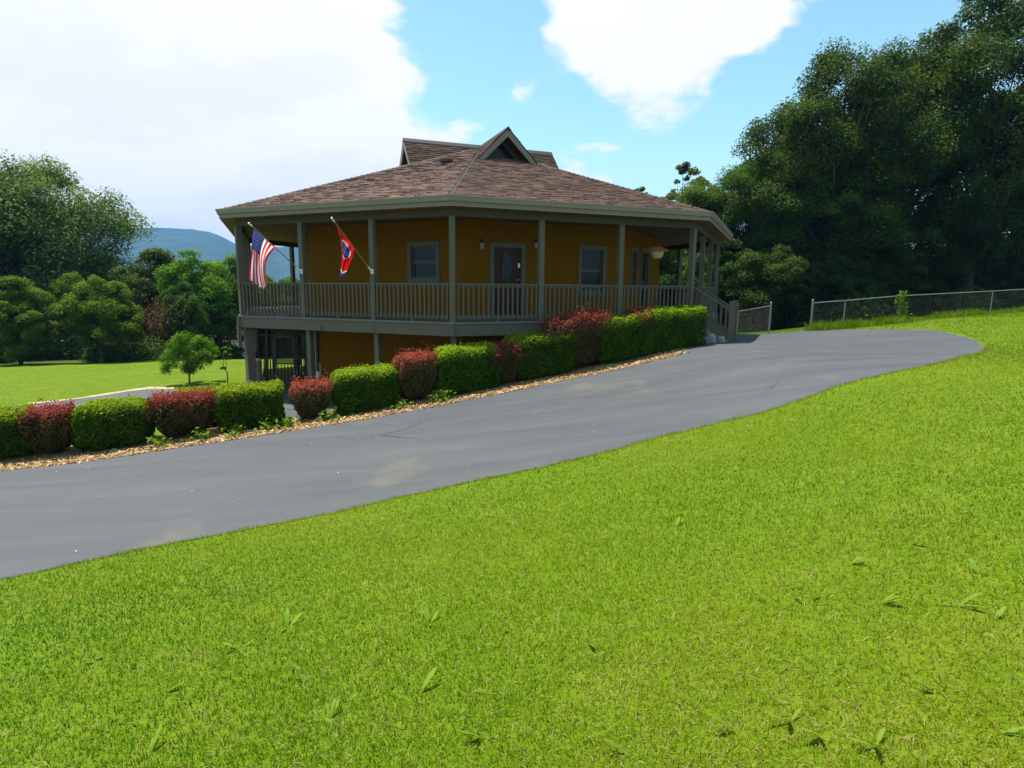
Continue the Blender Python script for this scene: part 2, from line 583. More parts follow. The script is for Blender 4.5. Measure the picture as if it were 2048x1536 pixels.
ctrl = []
for u in list(np.arange(-14, 9.6, 1.3)):
    for s in (-0.9, 0.0, 2.4, 4.85):
        p = u * E2 + (EDGE_N + s) * N2
        ctrl.append((p[0], p[1], float(drive_z(u)) - (0.03 if s in (0.0, 4.85) else 0)))
R_ = [  # x, y, z relative to the camera
    (0, 0, -1.6), (-3, 1, -1.95), (3, 1, -1.28), (0, 3.5, -1.93), (3, 4, -1.55), (6.5, 5, -1.1), (-3, 3.5, -2.25), (9, 9, -1.15), (14, 13.5, -1.05), (20, 19, -.78), (12, 4, -.55), (20, 8, .2),
    (30, 24, -.2), (0, -8, -1.0), (10, -8, .1), (-10, -8, -2.1), (-20, 0, -3.3), (-12, 2, -3.0),
    (10.9, 14, -1.38), (8, 17, -1.48), (9, 21, -1.55), (13, 18, -1.40), (11.6, 23.6, -1.50), (10, 23.5, -1.62), (10.4, 28, -2.0), (22.7, 28.7, -.97), (16, 26.3, -1.25), (35, 36, -.6),
    (-7, 13.6, -3.03), (-9.5, 15.5, -3.1), (-8, 19.5, -3.05), (-4.8, 13.6, -2.98), (-6, 16, -3.05), (-3, 15.4, -2.95), (-1, 15.8, -2.6), (2, 17, -2.1), (4.5, 17.6, -1.55), (7.5, 22, -1.62), (8, 26, -1.9),
    (-10, 20.5, -3.08), (-11, 24, -3.2), (-11, 18, -3.15), (-14, 17, -3.18), (-13, 22, -3.25), (-20, 18, -3.4), (-25, 12, -3.5), (-15, 30, -3.75), (-25, 33, -4.25), (-14, 36, -4.3), (-32, 24, -3.9),
    (-40, 45, -5.2), (-10, 45, -5), (0, 35, -4.2), (6, 38, -3.8), (12, 45, -3.6), (20, 50, -3.0), (32, 50, -2.3), (0, 60, -5.5), (-30, 60, -6), (30, 70, -4), (-60, 20, -5), (60, 30, 0), (-45, -20, -4), (45, -20, 1)]
ctrl += [(x, y, z + CAMZ) for x, y, z in R_]
CT = np.array(ctrl)


def tps_fit(C, lam=0.15):
    n = len(C)
    d = np.hypot(C[:, None, 0] - C[None, :, 0], C[:, None, 1] - C[None, :, 1])
    K = np.where(d > 0, d * d * np.log(d + 1e-12), 0) + lam * np.eye(n)
    P = np.c_[np.ones(n), C[:, :2]]
    A = np.block([[K, P], [P.T, np.zeros((3, 3))]])
    return np.linalg.solve(A, np.r_[C[:, 2], 0, 0, 0])


TW = tps_fit(CT)
FAR_Z = -4.0


def H(x, y):
    x, y = np.atleast_1d(np.asarray(x, float)), np.atleast_1d(np.asarray(y, float))
    o = np.empty(x.shape)
    for i in range(0, x.size, 4000):
        a, b_ = x.flat[i:i + 4000], y.flat[i:i + 4000]
        r = np.hypot(a, b_)
        s = np.minimum(1, 75 / np.maximum(r, 1e-6))
        aa, bb = a * s, b_ * s
        d = np.hypot(aa[:, None] - CT[None, :, 0], bb[:, None] - CT[None, :, 1])
        z = np.where(d > 0, d * d * np.log(d + 1e-12), 0) @ TW[:-3] + TW[-3] + TW[-2] * aa + TW[-1] * bb
        k = np.clip((r - 50) / 150, 0, 1)
        k = k * k * (3 - 2 * k)
        o.flat[i:i + 4000] = z * (1 - k) + FAR_Z * k
    return o


def h1(x, y):
    return float(H(x, y)[0])


def ground_px(u, v, dmax=60):
    """pixel -> point on the ground"""
    r = ray(u, v)
    ys = np.linspace(1.2, dmax, 1500)
    z = H(r[0] * ys, ys)
    below = (r[2] * ys + CAMZ) <= z
    i = int(np.argmax(below)) if below.any() else len(ys) - 1
    return np.array([r[0] * ys[i], ys[i], z[i]])


def at_depth(u, v, y):
    r = ray(u, v)
    return np.array([r[0] * y, y, r[2] * y + CAMZ])


# driveway outline
far_edge = [u * E2 + EDGE_N * N2 for u in np.arange(-32, 9.4, 1.0)]
near_edge = []
for i, u in enumerate(np.arange(7.7, -32, -0.9)):
    near_edge.append(u * E2 + (EDGE_N + 4.85 + 0.05 * sin(i * 1.7) + 0.04 * sin(i * 0.6)) * N2)
pad = [ground_px(*p)[:2] for p in ((1540, 668), (1600, 663), (1660, 660.5), (1760, 659.5), (1860, 660), (1920, 670), (1955, 682), (1972, 697), (1960, 708), (1896, 724), (1832, 738), (1735, 759), (1665, 777))]
DRIVE = far_edge + [np.array(p) for p in ((5.0, 16.2), (5.6, 17.6), (6.9, 20.4), (8.4, 22.7))] + pad + near_edge
LAWN_EDGE = np.array(pad[6:] + near_edge)


def lip(x, y):
    """the lawn stands a few centimetres above the asphalt along the drive's near edge"""
    P = np.c_[x, y]
    dm = np.full(len(P), 1e9)
    for a, b_ in zip(LAWN_EDGE, LAWN_EDGE[1:]):
        ab = b_ - a
        t_ = np.clip(((P - a) @ ab) / (ab @ ab), 0, 1)
        dm = np.minimum(dm, np.hypot(*(P - a - t_[:, None] * ab).T))
    lawn = ((P @ N2 - EDGE_N > 2.4) | (x > 9)) & ~in_poly(P, [tuple(p) for p in DRIVE])
    sd_ = np.where(lawn, dm, -dm)
    k = np.clip((sd_ + .04) / .16, 0, 1)
    k = k * k * (3 - 2 * k)
    return np.where(lawn | (dm < .05), .038 * k, 0) * np.clip(1.6 - dm / 3, 0, 1)


# ground sheet: polar grid round the camera, out to the horizon
NA = 520
rad = np.concatenate([np.linspace(0.4, 3, 14)[:-1], np.geomspace(3, 60, 190)[:-1], np.geomspace(60, 3500, 36)])
ang = np.linspace(0, 2 * pi, NA, endpoint=False)
gx = (rad[:, None] * np.sin(ang)[None, :]).ravel()
gy = (rad[:, None] * np.cos(ang)[None, :]).ravel()
gz = H(gx, gy)
near_ = np.hypot(gx, gy) < 30
gz[near_] += lip(gx[near_], gy[near_])
i0 = np.arange(len(rad) - 1)[:, None] * NA
j0 = np.arange(NA)[None, :]
j1 = (j0 + 1) % NA
q = np.stack([i0 + j0, i0 + j1, i0 + NA + j1, i0 + NA + j0], -1).reshape(-1, 4)[:, ::-1]
V = np.c_[gx, gy, gz]
V = np.vstack([V, [0, 0, h1(0, 0)]])
fan = np.stack([np.full(NA, len(V) - 1), np.arange(NA), (np.arange(NA) + 1) % NA], -1)[:, ::-1]
# bare floor where the woods stand
lx = np.where(gx < 0, np.clip((np.hypot(gx, gy) - 41) / 5, 0, 1), np.clip((gy - (25.5 + 0.28 * np.maximum(gx - 11, 0))) / 3, 0, 1))
wood = np.where(gy > 10, lx, 0) * (np.hypot(gx, gy) < 400)
me = np_mesh('ground', V, [q, fan], {'wood': np.r_[wood, 0]}, smooth=True)
tag(link('ground', me, 'lawn'), kind='structure')


def sheet(name, poly, mat, lift, grid=0.35, skirt=0.06, kind='structure'):
    """a sheet that follows the ground inside a polygon (list of xy)"""
    poly = [tuple(map(float, p[:2])) for p in poly]
    dense = []
    for i, p in enumerate(poly):
        q_ = poly[(i + 1) % len(poly)]
        n = max(1, int(hypot(q_[0] - p[0], q_[1] - p[1]) / grid))
        dense += [(p[0] + (q_[0] - p[0]) * k / n, p[1] + (q_[1] - p[1]) * k / n) for k in range(n)]
    a = np.array(dense)
    xs = np.arange(a[:, 0].min(), a[:, 0].max(), grid)
    ys = np.arange(a[:, 1].min(), a[:, 1].max(), grid)
    g = np.stack(np.meshgrid(xs, ys), -1).reshape(-1, 2)
    g = g[in_poly(g, dense)]
    pts = [Vector(p) for p in dense] + [Vector(p) for p in g]
    nb = len(dense)
    vo, _, fo, _, _, _ = delaunay_2d_cdt(pts, [], [list(range(nb))], 1, 1e-4)
    v2 = np.array([tuple(p) for p in vo])
    z = H(v2[:, 0], v2[:, 1]) + lift
    n = len(v2)
    VV = np.c_[v2, z]
    tri = np.array([f for f in fo if len(f) == 3])
    n3 = np.cross(VV[tri[:, 1]] - VV[tri[:, 0]], VV[tri[:, 2]] - VV[tri[:, 0]])
    tri[n3[:, 2] < 0] = tri[n3[:, 2] < 0][:, ::-1]
    d2 = np.array(dense)
    z2 = H(d2[:, 0], d2[:, 1])
    VV = np.vstack([VV, np.c_[d2, z2 + lift], np.c_[d2, z2 - skirt]])
    i_ = np.arange(nb)
    k_ = (i_ + 1) % nb
    sk = np.stack([n + i_, n + k_, n + nb + k_, n + nb + i_], -1)
    o = link(name, np_mesh(name, VV, [tri, sk]), mat)
    tag(o, kind=kind)
    return o


sheet('driveway', DRIVE, 'asphalt', 0.014, skirt=0.03)

# mulch bed under the hedge
bed = [u * E2 + (EDGE_N - 0.01) * N2 for u in np.arange(-9, 9.6, 0.6)] + [u * E2 + (EDGE_N - 1.35) * N2 for u in np.arange(9.4, -9.2, -0.6)]
sheet('mulch_bed', bed, 'mulch_soil', 0.012, 0.3)

# lower drive and patio by the basement
low = [ground_px(*p)[:2] for p in ((30, 813), (120, 803), (200, 793), (262, 783), (300, 779), (345, 780), (372, 786))]
LOWER = low + [(-8.6, 16.6), (-8.9, 20.6), (-5.2, 20.6), (-4.0, 16.6), (-4.4, 13.9), (-6.5, 13.3), (-9, 13.2), (-12, 12.6), (-16, 12.4), (-18, 14)]
sheet('lower_driveway', LOWER, 'asphalt', 0.016, 0.4)
dl = [ground_px(*p)[:2] for p in ((60, 806), (150, 797), (215, 787), (262, 779), (300, 774), (350, 775))]
sheet('dirt_edge', low[:6] + dl[::-1], 'dirt', 0.010, 0.3)

# ------------------------------------------------------------------ mountain
mx = np.linspace(-2600, 2200, 240)
my = np.linspace(1500, 3300, 90)
MX, MY = np.meshgrid(mx, my)
sky_px = [(-1100, 520), (-500, 490), (0, 462), (150, 457), (280, 455), (395, 457), (430, 466), (470, 488), (520, 492), (590, 493), (700, 505), (900, 530), (1300, 548), (2200, 560)]
RIDGE_Y = 2300.0
rx = np.array([at_depth(u, v, RIDGE_Y)[0] for u, v in sky_px])
rz = np.array([at_depth(u, v, RIDGE_Y)[2] for u, v in sky_px])
ridge = np.interp(MX * RIDGE_Y / MY, rx, rz) - FAR_Z
yy = (MY - 1500) / (RIDGE_Y - 1500)
prof_m = np.where(MY < RIDGE_Y, np.clip(yy, 0, 1) ** 1.25, np.clip(1 - (MY - RIDGE_Y) / 1000, 0, 1))
mz = FAR_Z - 1.0 + ridge * prof_m * (1 + 0.05 * np.sin(MX / 130 + MY / 90) * (1 - np.clip(yy, 0, 1)))
mz += RNG.normal(0, 3.0, mz.shape) * np.clip(prof_m * 3, 0, 1)
nxm = len(mx)
ii = (np.arange(len(my) - 1)[:, None] * nxm + np.arange(nxm - 1)[None, :])
q = np.stack([ii, ii + 1, ii + nxm + 1, ii + nxm], -1).reshape(-1, 4)
tag(link('mountain', np_mesh('mountain', np.c_[MX.ravel(), MY.ravel(), mz.ravel()], q), 'forest_far'), kind='structure')

# ------------------------------------------------------------------ the house
CX, CY, PHI = -1.217, 23.298, radians(-1.298)
HB = -3.03 + CAMZ                      # patio level: base of the house
ZD = -0.779 + CAMZ                     # deck
ZC = ZD + 2.445                        # underside of header
R_POST, R_WALL, R_EAVE = 8.86, 6.72, 9.42
Z_EAVE = 2.077 + CAMZ
Z_RIDGE = 5.13 + CAMZ

house = empty('house', (CX, CY, HB), PHI)
tag(house, 'octagonal mustard yellow house with wraparound porch and brown shingle roof', 'house')


def vx(r, k):
    a = radians(45) * k
    return np.array([r * sin(a), -r * cos(a)])


def hpart(name, mb, mat, parent=None, smooth=False):
    return link(name, mb.mesh(name, -HB, smooth), mat, parent or house)


def ring(mb, k, ro, ri, z0, z1):
    q_ = [vx(ri, k), vx(ro, k), vx(ro, k + 1), vx(ri, k + 1)]
    mb.prism([(*p, z0) for p in q_], [(*p, z1) for p in q_])


def to_local(P):
    d = np.array([P[0] - CX, P[1] - CY])
    c, s = cos(-PHI), sin(-PHI)
    return np.array([c * d[0] - s * d[1], s * d[0] + c * d[1], P[2]])


def to_world(x, y):
    c, s = cos(PHI), sin(PHI)
    return np.array([CX + c * x - s * y, CY + s * x + c * y])


def face_px(k, r, u, v):
    """pixel -> (distance along face k from vertex k, z) on the vertical plane of the octagon of radius r"""
    A, B = vx(r, k), vx(r, k + 1)
    Aw, Bw = to_world(*A), to_world(*B)
    e = (Bw - Aw) / np.linalg.norm(Bw - Aw)
    n = np.array([-e[1], e[0]])
    rr = ray(u, v)
    t_ = (Aw @ n) / (rr[:2] @ n)
    P = rr * t_
    return float((P[:2] - Aw) @ e), float(P[2] + CAMZ)


def face_frame(k, r):
    A, B = vx(r, k), vx(r, k + 1)
    e = (B - A) / np.linalg.norm(B - A)
    n = np.array([e[1], -e[0]])            # outwards
    return A, e, n, float(np.linalg.norm(B - A))


# walls with real openings -------------------------------------------------
sA = lambda k, u0, u1, v0, v1: (face_px(k, R_WALL, u0, v0)[0], face_px(k, R_WALL, u1, v0)[0], face_px(k, R_WALL, (u0 + u1) / 2, v1)[1], face_px(k, R_WALL, (u0 + u1) / 2, v0)[1])
open_left = sA(-1, 821, 873, 491, 557)
open_door = sA(0, 987, 1043, 495, 600)
open_door = (open_door[0], open_door[1], ZD + 0.02, open_door[3])
open_right = sA(0, 1163, 1207, 499, 583)
o1 = (0.55, 1.20, ZD + 0.75, ZD + 2.0)
o2 = (2.0, 3.0, ZD + 0.02, ZD + 2.05)
OPEN = {-1: [open_left], 0: [open_door, open_right], 1: [o1, o2]}
TH = 0.2


def wall_cells(k, opens, z0, z1):
    A, e, n, L = face_frame(k, R_WALL)
    S = sorted({0.0, L} | {x for o in opens for x in o[:2]})
    Z = sorted({z0, z1} | {x for o in opens for x in o[2:]})
    mb = MB()
    for a, b_ in zip(S, S[1:]):
        for c, d in zip(Z, Z[1:]):
            if any(o[0] - 1e-6 <= a and b_ <= o[1] + 1e-6 and o[2] - 1e-6 <= c and d <= o[3] + 1e-6 for o in opens):
                continue
            q_ = [A + e * a - n * TH, A + e * a, A + e * b_, A + e * b_ - n * TH]
            mb.prism([(*p, c) for p in q_], [(*p, d) for p in q_])
    return mb


def fbox(mb, fr, s0, s1, z0, z1, n0, n1):
    A, e, n, L = fr
    q_ = [A + e * s0 + n * n0, A + e * s0 + n * n1, A + e * s1 + n * n1, A + e * s1 + n * n0]
    mb.prism([(*p, z0) for p in q_], [(*p, z1) for p in q_])


for k in range(-4, 4):
    hpart('wall', wall_cells(k, OPEN.get(k, []), HB - 0.15, ZC + 0.17), 'stucco')


def window(k, o, glass='glass_dark', rail=True, casing=0.10):
    fr = face_frame(k, R_WALL)
    s0, s1, z0, z1 = o
    mb = MB()
    fbox(mb, fr, s0 - casing, s0 + .012, z0 - casing, z1 + casing, -.06, .035)
    fbox(mb, fr, s1 - .012, s1 + casing, z0 - casing, z1 + casing, -.06, .035)
    fbox(mb, fr, s0 + .012, s1 - .012, z1 - .012, z1 + casing, -.06, .032)
    fbox(mb, fr, s0 + .012, s1 - .012, z0 - casing, z0 + .012, -.06, .032)
    wn = hpart('window', mb, 'window_frame')
    zm = (z0 + z1) / 2
    for i, (a, b_, dd) in enumerate(((z0 + .012, zm, -.10), (zm, z1 - .012, -.07))):
        mb = MB()
        for (p, q_, c, d) in ((s0 + .012, s0 + .05, a, b_), (s1 - .05, s1 - .012, a, b_), (s0 + .05, s1 - .05, a, a + .04), (s0 + .05, s1 - .05, b_ - .04, b_)):
            fbox(mb, fr, p, q_, c, d, dd - .02, dd + .015)
        hpart('sash', mb, 'window_frame', wn)
        mb = MB()
        fbox(mb, fr, s0 + .045, s1 - .045, a + .035, b_ - .035, dd - .008, dd)
        hpart('pane', mb, glass, wn)
    mb = MB()
    fbox(mb, fr, s0 - casing - .03, s1 + casing + .03, z0 - casing - .04, z0 - casing - .002, -.02, .075)
    hpart('sill', mb, 'window_frame', wn)
    return wn


window(-1, open_left)
window(0, open_right)
window(1, o1)
window(1, o2)

# front door
fr = face_frame(0, R_WALL)
s0, s1, z0, z1 = open_door
mb = MB()
fbox(mb, fr, s0 - .12, s0 + .01, ZD + .004, z1 + .12, -.05, .035)
fbox(mb, fr, s1 - .01, s1 + .12, ZD + .004, z1 + .12, -.05, .035)
fbox(mb, fr, s0 + .01, s1 - .01, z1 - .01, z1 + .12, -.05, .032)
hpart('door_frame', mb, 'window_frame')
mb = MB()
fbox(mb, fr, s0 + .015, s1 - .015, z0, z1 - .015, -.10, -.055)
door = hpart('door', mb, 'door_wood')
sc_ = (s0 + s1) / 2
for (a, b_, c, d) in ((s0 + .12, sc_ - .06, z0 + .15, z0 + .62), (sc_ + .06, s1 - .12, z0 + .15, z0 + .62)):
    mb = MB()
    fbox(mb, fr, a, b_, c, d, -.06, -.043)
    hpart('panel', mb, 'door_wood', door)
mb = MB()
A, e, n, L = fr
ov = [(sc_ + .17 * cos(a), z0 + 1.27 + .52 * sin(a)) for a in np.linspace(0, 2 * pi, 28, endpoint=False)]
mb.prism([(*(A + e * s - n * .058), z) for s, z in ov], [(*(A + e * s - n * .046), z) for s, z in ov])
hpart('oval_glass', mb, 'glass_dark', door)
mb = MB()
for i in range(28):
    p, q_ = ov[i], ov[(i + 1) % 28]
    mb.bar((*(A + e * p[0] - n * .046), p[1]), (*(A + e * q_[0] - n * .046), q_[1]), .03, .03, (n[0], n[1], 0))
hpart('oval_frame', mb, 'door_wood', door)
mb = MB()
mb.box((*(A + e * (s1 - .07) - n * .02), z0 + 1.42), (.05, .05, .12), math.atan2(e[1], e[0]))
hpart('door_knocker', mb, 'brass', door)
mb = MB()
mb.lathe([(.012, 0), (.032, .01), (.036, .03), (.02, .05)], (*(A + e * (s1 - .08) - n * .03), z0 + 1.0), 10)
hpart('handle', mb, 'brass', door)

# wall lanterns either side of the door
for u, v in ((963, 489), (1071, 489)):
    s, z = face_px(0, R_WALL, u, v)
    mb = MB()
    fbox(mb, fr, s - .05, s + .05, z - .02, z + .14, 0.0, .02)
    p = A + e * s + n * .06
    mb.tube([(*(A + e * s + n * .01), z + .06), (*p, z + .10), (*p, z + .05)], .012, 6)
    mb.lathe([(.02, .10), (.075, .05), (.075, .04)], (*p, z), 8)
    ln = hpart('wall_lantern', mb, 'black_metal')
    mb = MB()
    mb.lathe([(.045, -.12), (.06, .0), (.06, .04)], (*p, z), 8)
    hpart('lantern_glass', mb, 'lamp_glass', ln)

# deck ---------------------------------------------------------------------
mb = MB()
oc = [vx(8.99, k) for k in range(8)]
mb.prism([(*p, ZD - .045) for p in oc], [(*p, ZD) for p in oc])
hpart('deck', mb, 'deck_wood')
for k in range(-4, 4):
    mb = MB()
    ring(mb, k, 8.955, 8.90, ZD - .335, ZD - .046)
    hpart('deck_skirt', mb, 'trim')
    fr8 = face_frame(k, 8.955)
    A, e, n, L = fr8
    mb = MB()
    if k in (-1, 0):
        fbox(mb, fr8, 2 * L / 3 - .035, 2 * L / 3 + .035, ZD - .33, ZD - .05, 0, .012)
        hpart('splice_board', mb, 'trim')
mb = MB()
oc = [vx(8.898, k) for k in range(8)]
mb.prism([(*p, ZD - .20) for p in oc], [(*p, ZD - .16) for p in oc])
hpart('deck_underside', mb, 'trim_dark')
for k in range(8):
    mb = MB()
    p = vx(8.955, k)
    mb.box((p[0] * 1.003, p[1] * 1.003, ZD - .19), (.07, .07, .292), radians(45 * k))
    hpart('corner_board', mb, 'trim')
# joists over the patio
for i in range(7):
    a = radians(-70 + i * 11)
    mb = MB()
    mb.bar((6.75 * sin(a), -6.75 * cos(a), ZD - .27), (8.3 * sin(a), -8.3 * cos(a), ZD - .27), .05, .13)
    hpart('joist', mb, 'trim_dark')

# posts, header, ceiling
post_me = None


def grp_posts(r):
    P = []
    for k in range(-4, 4):
        A, B = vx(r, k), vx(r, k + 1)
        for i in range(3):
            P.append((k, i, A + (B - A) * i / 3))
    return P


mb = MB()
mb.box((0, 0, (ZC - ZD) / 2), (.135, .135, ZC - ZD))
post_me = mb.mesh('post')
post_me.materials.append(MATS['trim'])
POSTS = {}
for k, i, p in grp_posts(R_POST):
    o = link('post', post_me, None, house)
    o.location = (p[0], p[1], ZD - HB + 0.001)
    o.rotation_euler.z = radians(45 * k + (22.5 if i else 0))
    POSTS[(k, i)] = p
    # footings below the deck
    pw = to_world(*p)
    zg = h1(*pw) - .1
    thick_ = .22 if (k, i) == (-1, 0) else .13
    mb = MB()
    mb.box((p[0] * .985, p[1] * .985, (zg + ZD - .34) / 2), (thick_, thick_, ZD - .34 - zg), radians(45 * k + (22.5 if i else 0)))
    if (k, i) == (-1, 0):
        for zz, ww in ((ZD - .50, .30), (ZD - .86, .29)):
            mb.box((p[0] * .985, p[1] * .985, zz), (ww, ww, .16), radians(-45))
    hpart('lower_post', mb, 'trim')
mb = MB()
p = vx(8.99, -1)
mb.box((p[0], p[1], ZD - .6), (.09, .09, .62), radians(-45))
hpart('corner_post_board', mb, 'trim')

for k in range(-4, 4):
    mb = MB()
    ring(mb, k, 8.94, 8.80, ZC + .001, ZC + .175)
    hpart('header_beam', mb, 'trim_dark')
mb = MB()
oc = [vx(9.31, k) for k in range(8)]
mb.prism([(*p, ZC + .178) for p in oc], [(*p, ZC + .20) for p in oc])
hpart('porch_ceiling', mb, 'ceiling')

# railings -----------------------------------------------------------------
mb = MB()
mb.box((0, 0, 0.405), (.036, .036, .81))
bal_me = mb.mesh('baluster')
bal_me.materials.append(MATS['trim'])
n_bal = 0
for k in (-2, -1, 0, 1, 2, -3):
    for i in range(3):
        if k == 1 and i == 0:
            continue                       # the steps come up here
        if k in (2, -3) and i > 0 and k == 2:
            continue
        a = POSTS[(k, i)]
        b_ = POSTS[(k, i + 1)] if i < 2 else POSTS[((k + 1 + 4) % 8 - 4, 0)]
        d = (b_ - a) / np.linalg.norm(b_ - a)
        nn = np.array([d[1], -d[0]])
        a2, b2 = a + d * .06, b_ - d * .06
        mb = MB()
        mb.bar((*a2, ZD + .895), (*b2, ZD + .895), .10, .036)
        mb.bar((*(a2), ZD + .85), (*(b2), ZD + .85), .035, .05)
        mb.bar((*(a2), ZD + .12), (*(b2), ZD + .12), .035, .085)
        rail = hpart('railing', mb, 'trim')
        Lb = np.linalg.norm(b2 - a2)
        nb = int(round(Lb / .128))
        for j in range(nb):
            p = a2 + d * (Lb * (j + .5) / nb) + nn * .036
            o = link('baluster', bal_me, None, rail)
            o.location = (p[0], p[1], ZD - HB + .06)
            o.rotation_euler = (radians(random.uniform(-.4, .4)), radians(random.uniform(-.4, .4)), math.atan2(d[1], d[0]))
            n_bal += 1
        mb = MB()
        pm = (a2 + b2) / 2
        mb.box((pm[0], pm[1], ZD + .04), (.09, .06, .075), math.atan2(d[1], d[0]))
        hpart('rail_foot', mb, 'trim', rail)

# steps at the right front corner -------------------------------------------
fr1 = face_frame(1, 8.955)
A, e, n, L = fr1
ws0, ws1, RUN = .12, 1.42, 1.02
zg = h1(*to_world(*(A + n * 1.0 + e * .7)))
NS = 4
RIS = (ZD - zg) / NS
for i in range(NS - 1):
    zt = ZD - RIS * (i + 1)
    mb = MB()
    fbox(mb, fr1, ws0, ws1, zt - .05, zt, .30 * i + .02, .30 * (i + 1) + .05)
    hpart('tread', mb, 'step_stone')
    mb = MB()
    fbox(mb, fr1, ws0 + .02, ws1 - .02, zg - .1, zt - .052, .30 * i + .03, .30 * (i + 1) + .02)
    hpart('riser', mb, 'step_stone')
for s in (ws0, ws1):
    # newel with a moulded cap
    p = A + e * s + n * RUN
    mb = MB()
    ra = math.atan2(e[1], e[0])
    mb.box((*p, zg + .49), (.13, .13, 1.02), ra)
    nw = hpart('newel_post', mb, 'trim')
    mb = MB()
    mb.box((*p, zg + 1.03), (.10, .10, .06), ra)
    mb.box((*p, zg + 1.11), (.14, .14, .10), ra)
    hpart('newel_cap', mb, 'trim', nw)
    q0 = (*(A + e * s + n * .0), ZD + .88)
    q1 = (*(A + e * s + n * (RUN - .06)), zg + .93)
    mb = MB()
    mb.bar(q0, q1, .085, .05)
    r0 = (*(A + e * s), ZD + .10)
    r1 = (*(A + e * s + n * (RUN - .06)), zg + .17)
    mb.bar(r0, r1, .045, .20)
    sr = hpart('stair_railing', mb, 'trim')
    for j in range(7):
        f_ = (j + .5) / 7
        z_ = ZD + .10 + (zg + .17 - ZD - .10) * f_
        p = A + e * s + n * (RUN - .06) * f_ + e * .035
        o = link('baluster', bal_me, None, sr)
        o.location = (p[0], p[1], z_ - HB - .03)
        o.rotation_euler.z = ra
# pale stone edging blocks against the steps
for i, (s, d, hgt, wd) in enumerate(((-.30, .55, .26, .34), (-.22, .22, .34, .30), (-.55, .35, .20, .32), (-.02, .80, .18, .26))):
    p = to_world(*(A + e * s + n * d))
    z_ = h1(*p)
    rr = np.random.default_rng(50 + i)
    st = MB()
    ringp = []
    for lv, (zz, sc2) in enumerate(((-.06, 1.0), (hgt * .55, .95), (hgt, .6))):
        ringp.append([(wd / 2 * sc2 * cos(a_) * rr.uniform(.85, 1.1), wd / 2 * sc2 * sin(a_) * rr.uniform(.75, 1.0), zz) for a_ in np.linspace(0, 2 * pi, 9, endpoint=False)])
    st.prism(ringp[0], ringp[1])
    st.prism([(x, y, z + .001) for x, y, z in ringp[1]], ringp[2])
    o = link('edging_stone', st.mesh('edging_stone'), 'step_stone')
    o.location = (p[0], p[1], z_)
    tag(o, 'pale grey stone lying beside the porch steps', 'stone', 'stones beside the porch steps')

# roof ---------------------------------------------------------------------
R_RF, Z_RF = 9.36, Z_EAVE - .03
mb = MB()
for k in range(8):
    mb.poly([(*vx(R_RF, k), Z_RF - .02), (*vx(R_RF, k + 1), Z_RF - .02), (0, 0, Z_RIDGE - .03)])
mb.poly([(*vx(R_RF, k), Z_RF - .021) for k in reversed(range(8))])
roof = hpart('roof', mb, 'shingle_weathered')


def shingle_tri(P0, P1, Pt, expo=.125, wmin=.14, wmax=.32, seed=0, top=1.0):
    """courses of tabs on a triangle (eave P0-P1, top Pt) or, with Pt a pair, on a quad"""
    rng = np.random.default_rng(seed)
    P0, P1 = np.array(P0, float), np.array(P1, float)
    T0, T1 = (np.array(Pt[0], float), np.array(Pt[1], float)) if isinstance(Pt, tuple) else (np.array(Pt, float), np.array(Pt, float))
    mid = (P0 + P1) / 2
    e_ = (P1 - P0) / np.linalg.norm(P1 - P0)
    up = (T0 + T1) / 2 - mid
    up = up - e_ * (up @ e_)
    SL = np.linalg.norm(up)
    up /= SL
    n_ = np.cross(e_, up)
    if n_[2] < 0:
        n_ = -n_
    L0 = np.linalg.norm(P1 - P0)
    a0, a1 = (T0 - P0) @ e_, (T1 - P0) @ e_
    Vv, Ff, Tn = [], [], []
    nc = int(SL * top / expo)
    for i in range(nc + 1):
        h0, h1_ = i * expo - .01, min((i + 1) * expo + .03, SL)
        f0, f1 = max(h0, 0) / SL, h1_ / SL
        l0, l1 = a0 * f0, L0 + (a1 - L0) * f0
        if l1 - l0 < .05:
            continue
        s = l0
        row = rng.normal(0, .05)
        while s < l1 - 1e-3:
            wd = rng.uniform(wmin, wmax)
            s2 = min(s + wd, l1)
            if l1 - s2 < .08:
                s2 = l1
            lo = rng.choice([.010, .016, .024])
            dh = rng.uniform(-.012, .012)
            ms, ms2 = max(s, a0 * f1), min(s2, L0 + (a1 - L0) * f1)
            if ms2 < ms:
                ms = ms2 = np.clip((s + s2) / 2, a0 * f1, L0 + (a1 - L0) * f1)
            b0 = len(Vv)
            A_ = P0 + e_ * s + up * (h0 + dh)
            B_ = P0 + e_ * s2 + up * (h0 + dh)
            Vv += [A_ + n_ * .001, B_ + n_ * .001, A_ + n_ * lo, B_ + n_ * lo, P0 + e_ * ms2 + up * h1_ + n_ * .003, P0 + e_ * ms + up * h1_ + n_ * .003]
            Ff += [(b0, b0 + 1, b0 + 3, b0 + 2), (b0 + 2, b0 + 3, b0 + 4, b0 + 5)]
            Tn += [np.clip(rng.normal(.5, .17) + row, 0, 1)] * 6
            s = s2
    return np.array(Vv), np.array(Ff), np.array(Tn)


ap = np.array([0, 0, Z_RIDGE - HB])
for k in range(-4, 4):
    Vv, Ff, Tn = shingle_tri((*vx(R_RF, k), Z_RF - HB), (*vx(R_RF, k + 1), Z_RF - HB), ap, seed=k + 20)
    o = link('shingles', np_mesh('shingles', Vv, Ff, {'tone': Tn}), 'shingle', roof)
    tag(o, kind='stuff')
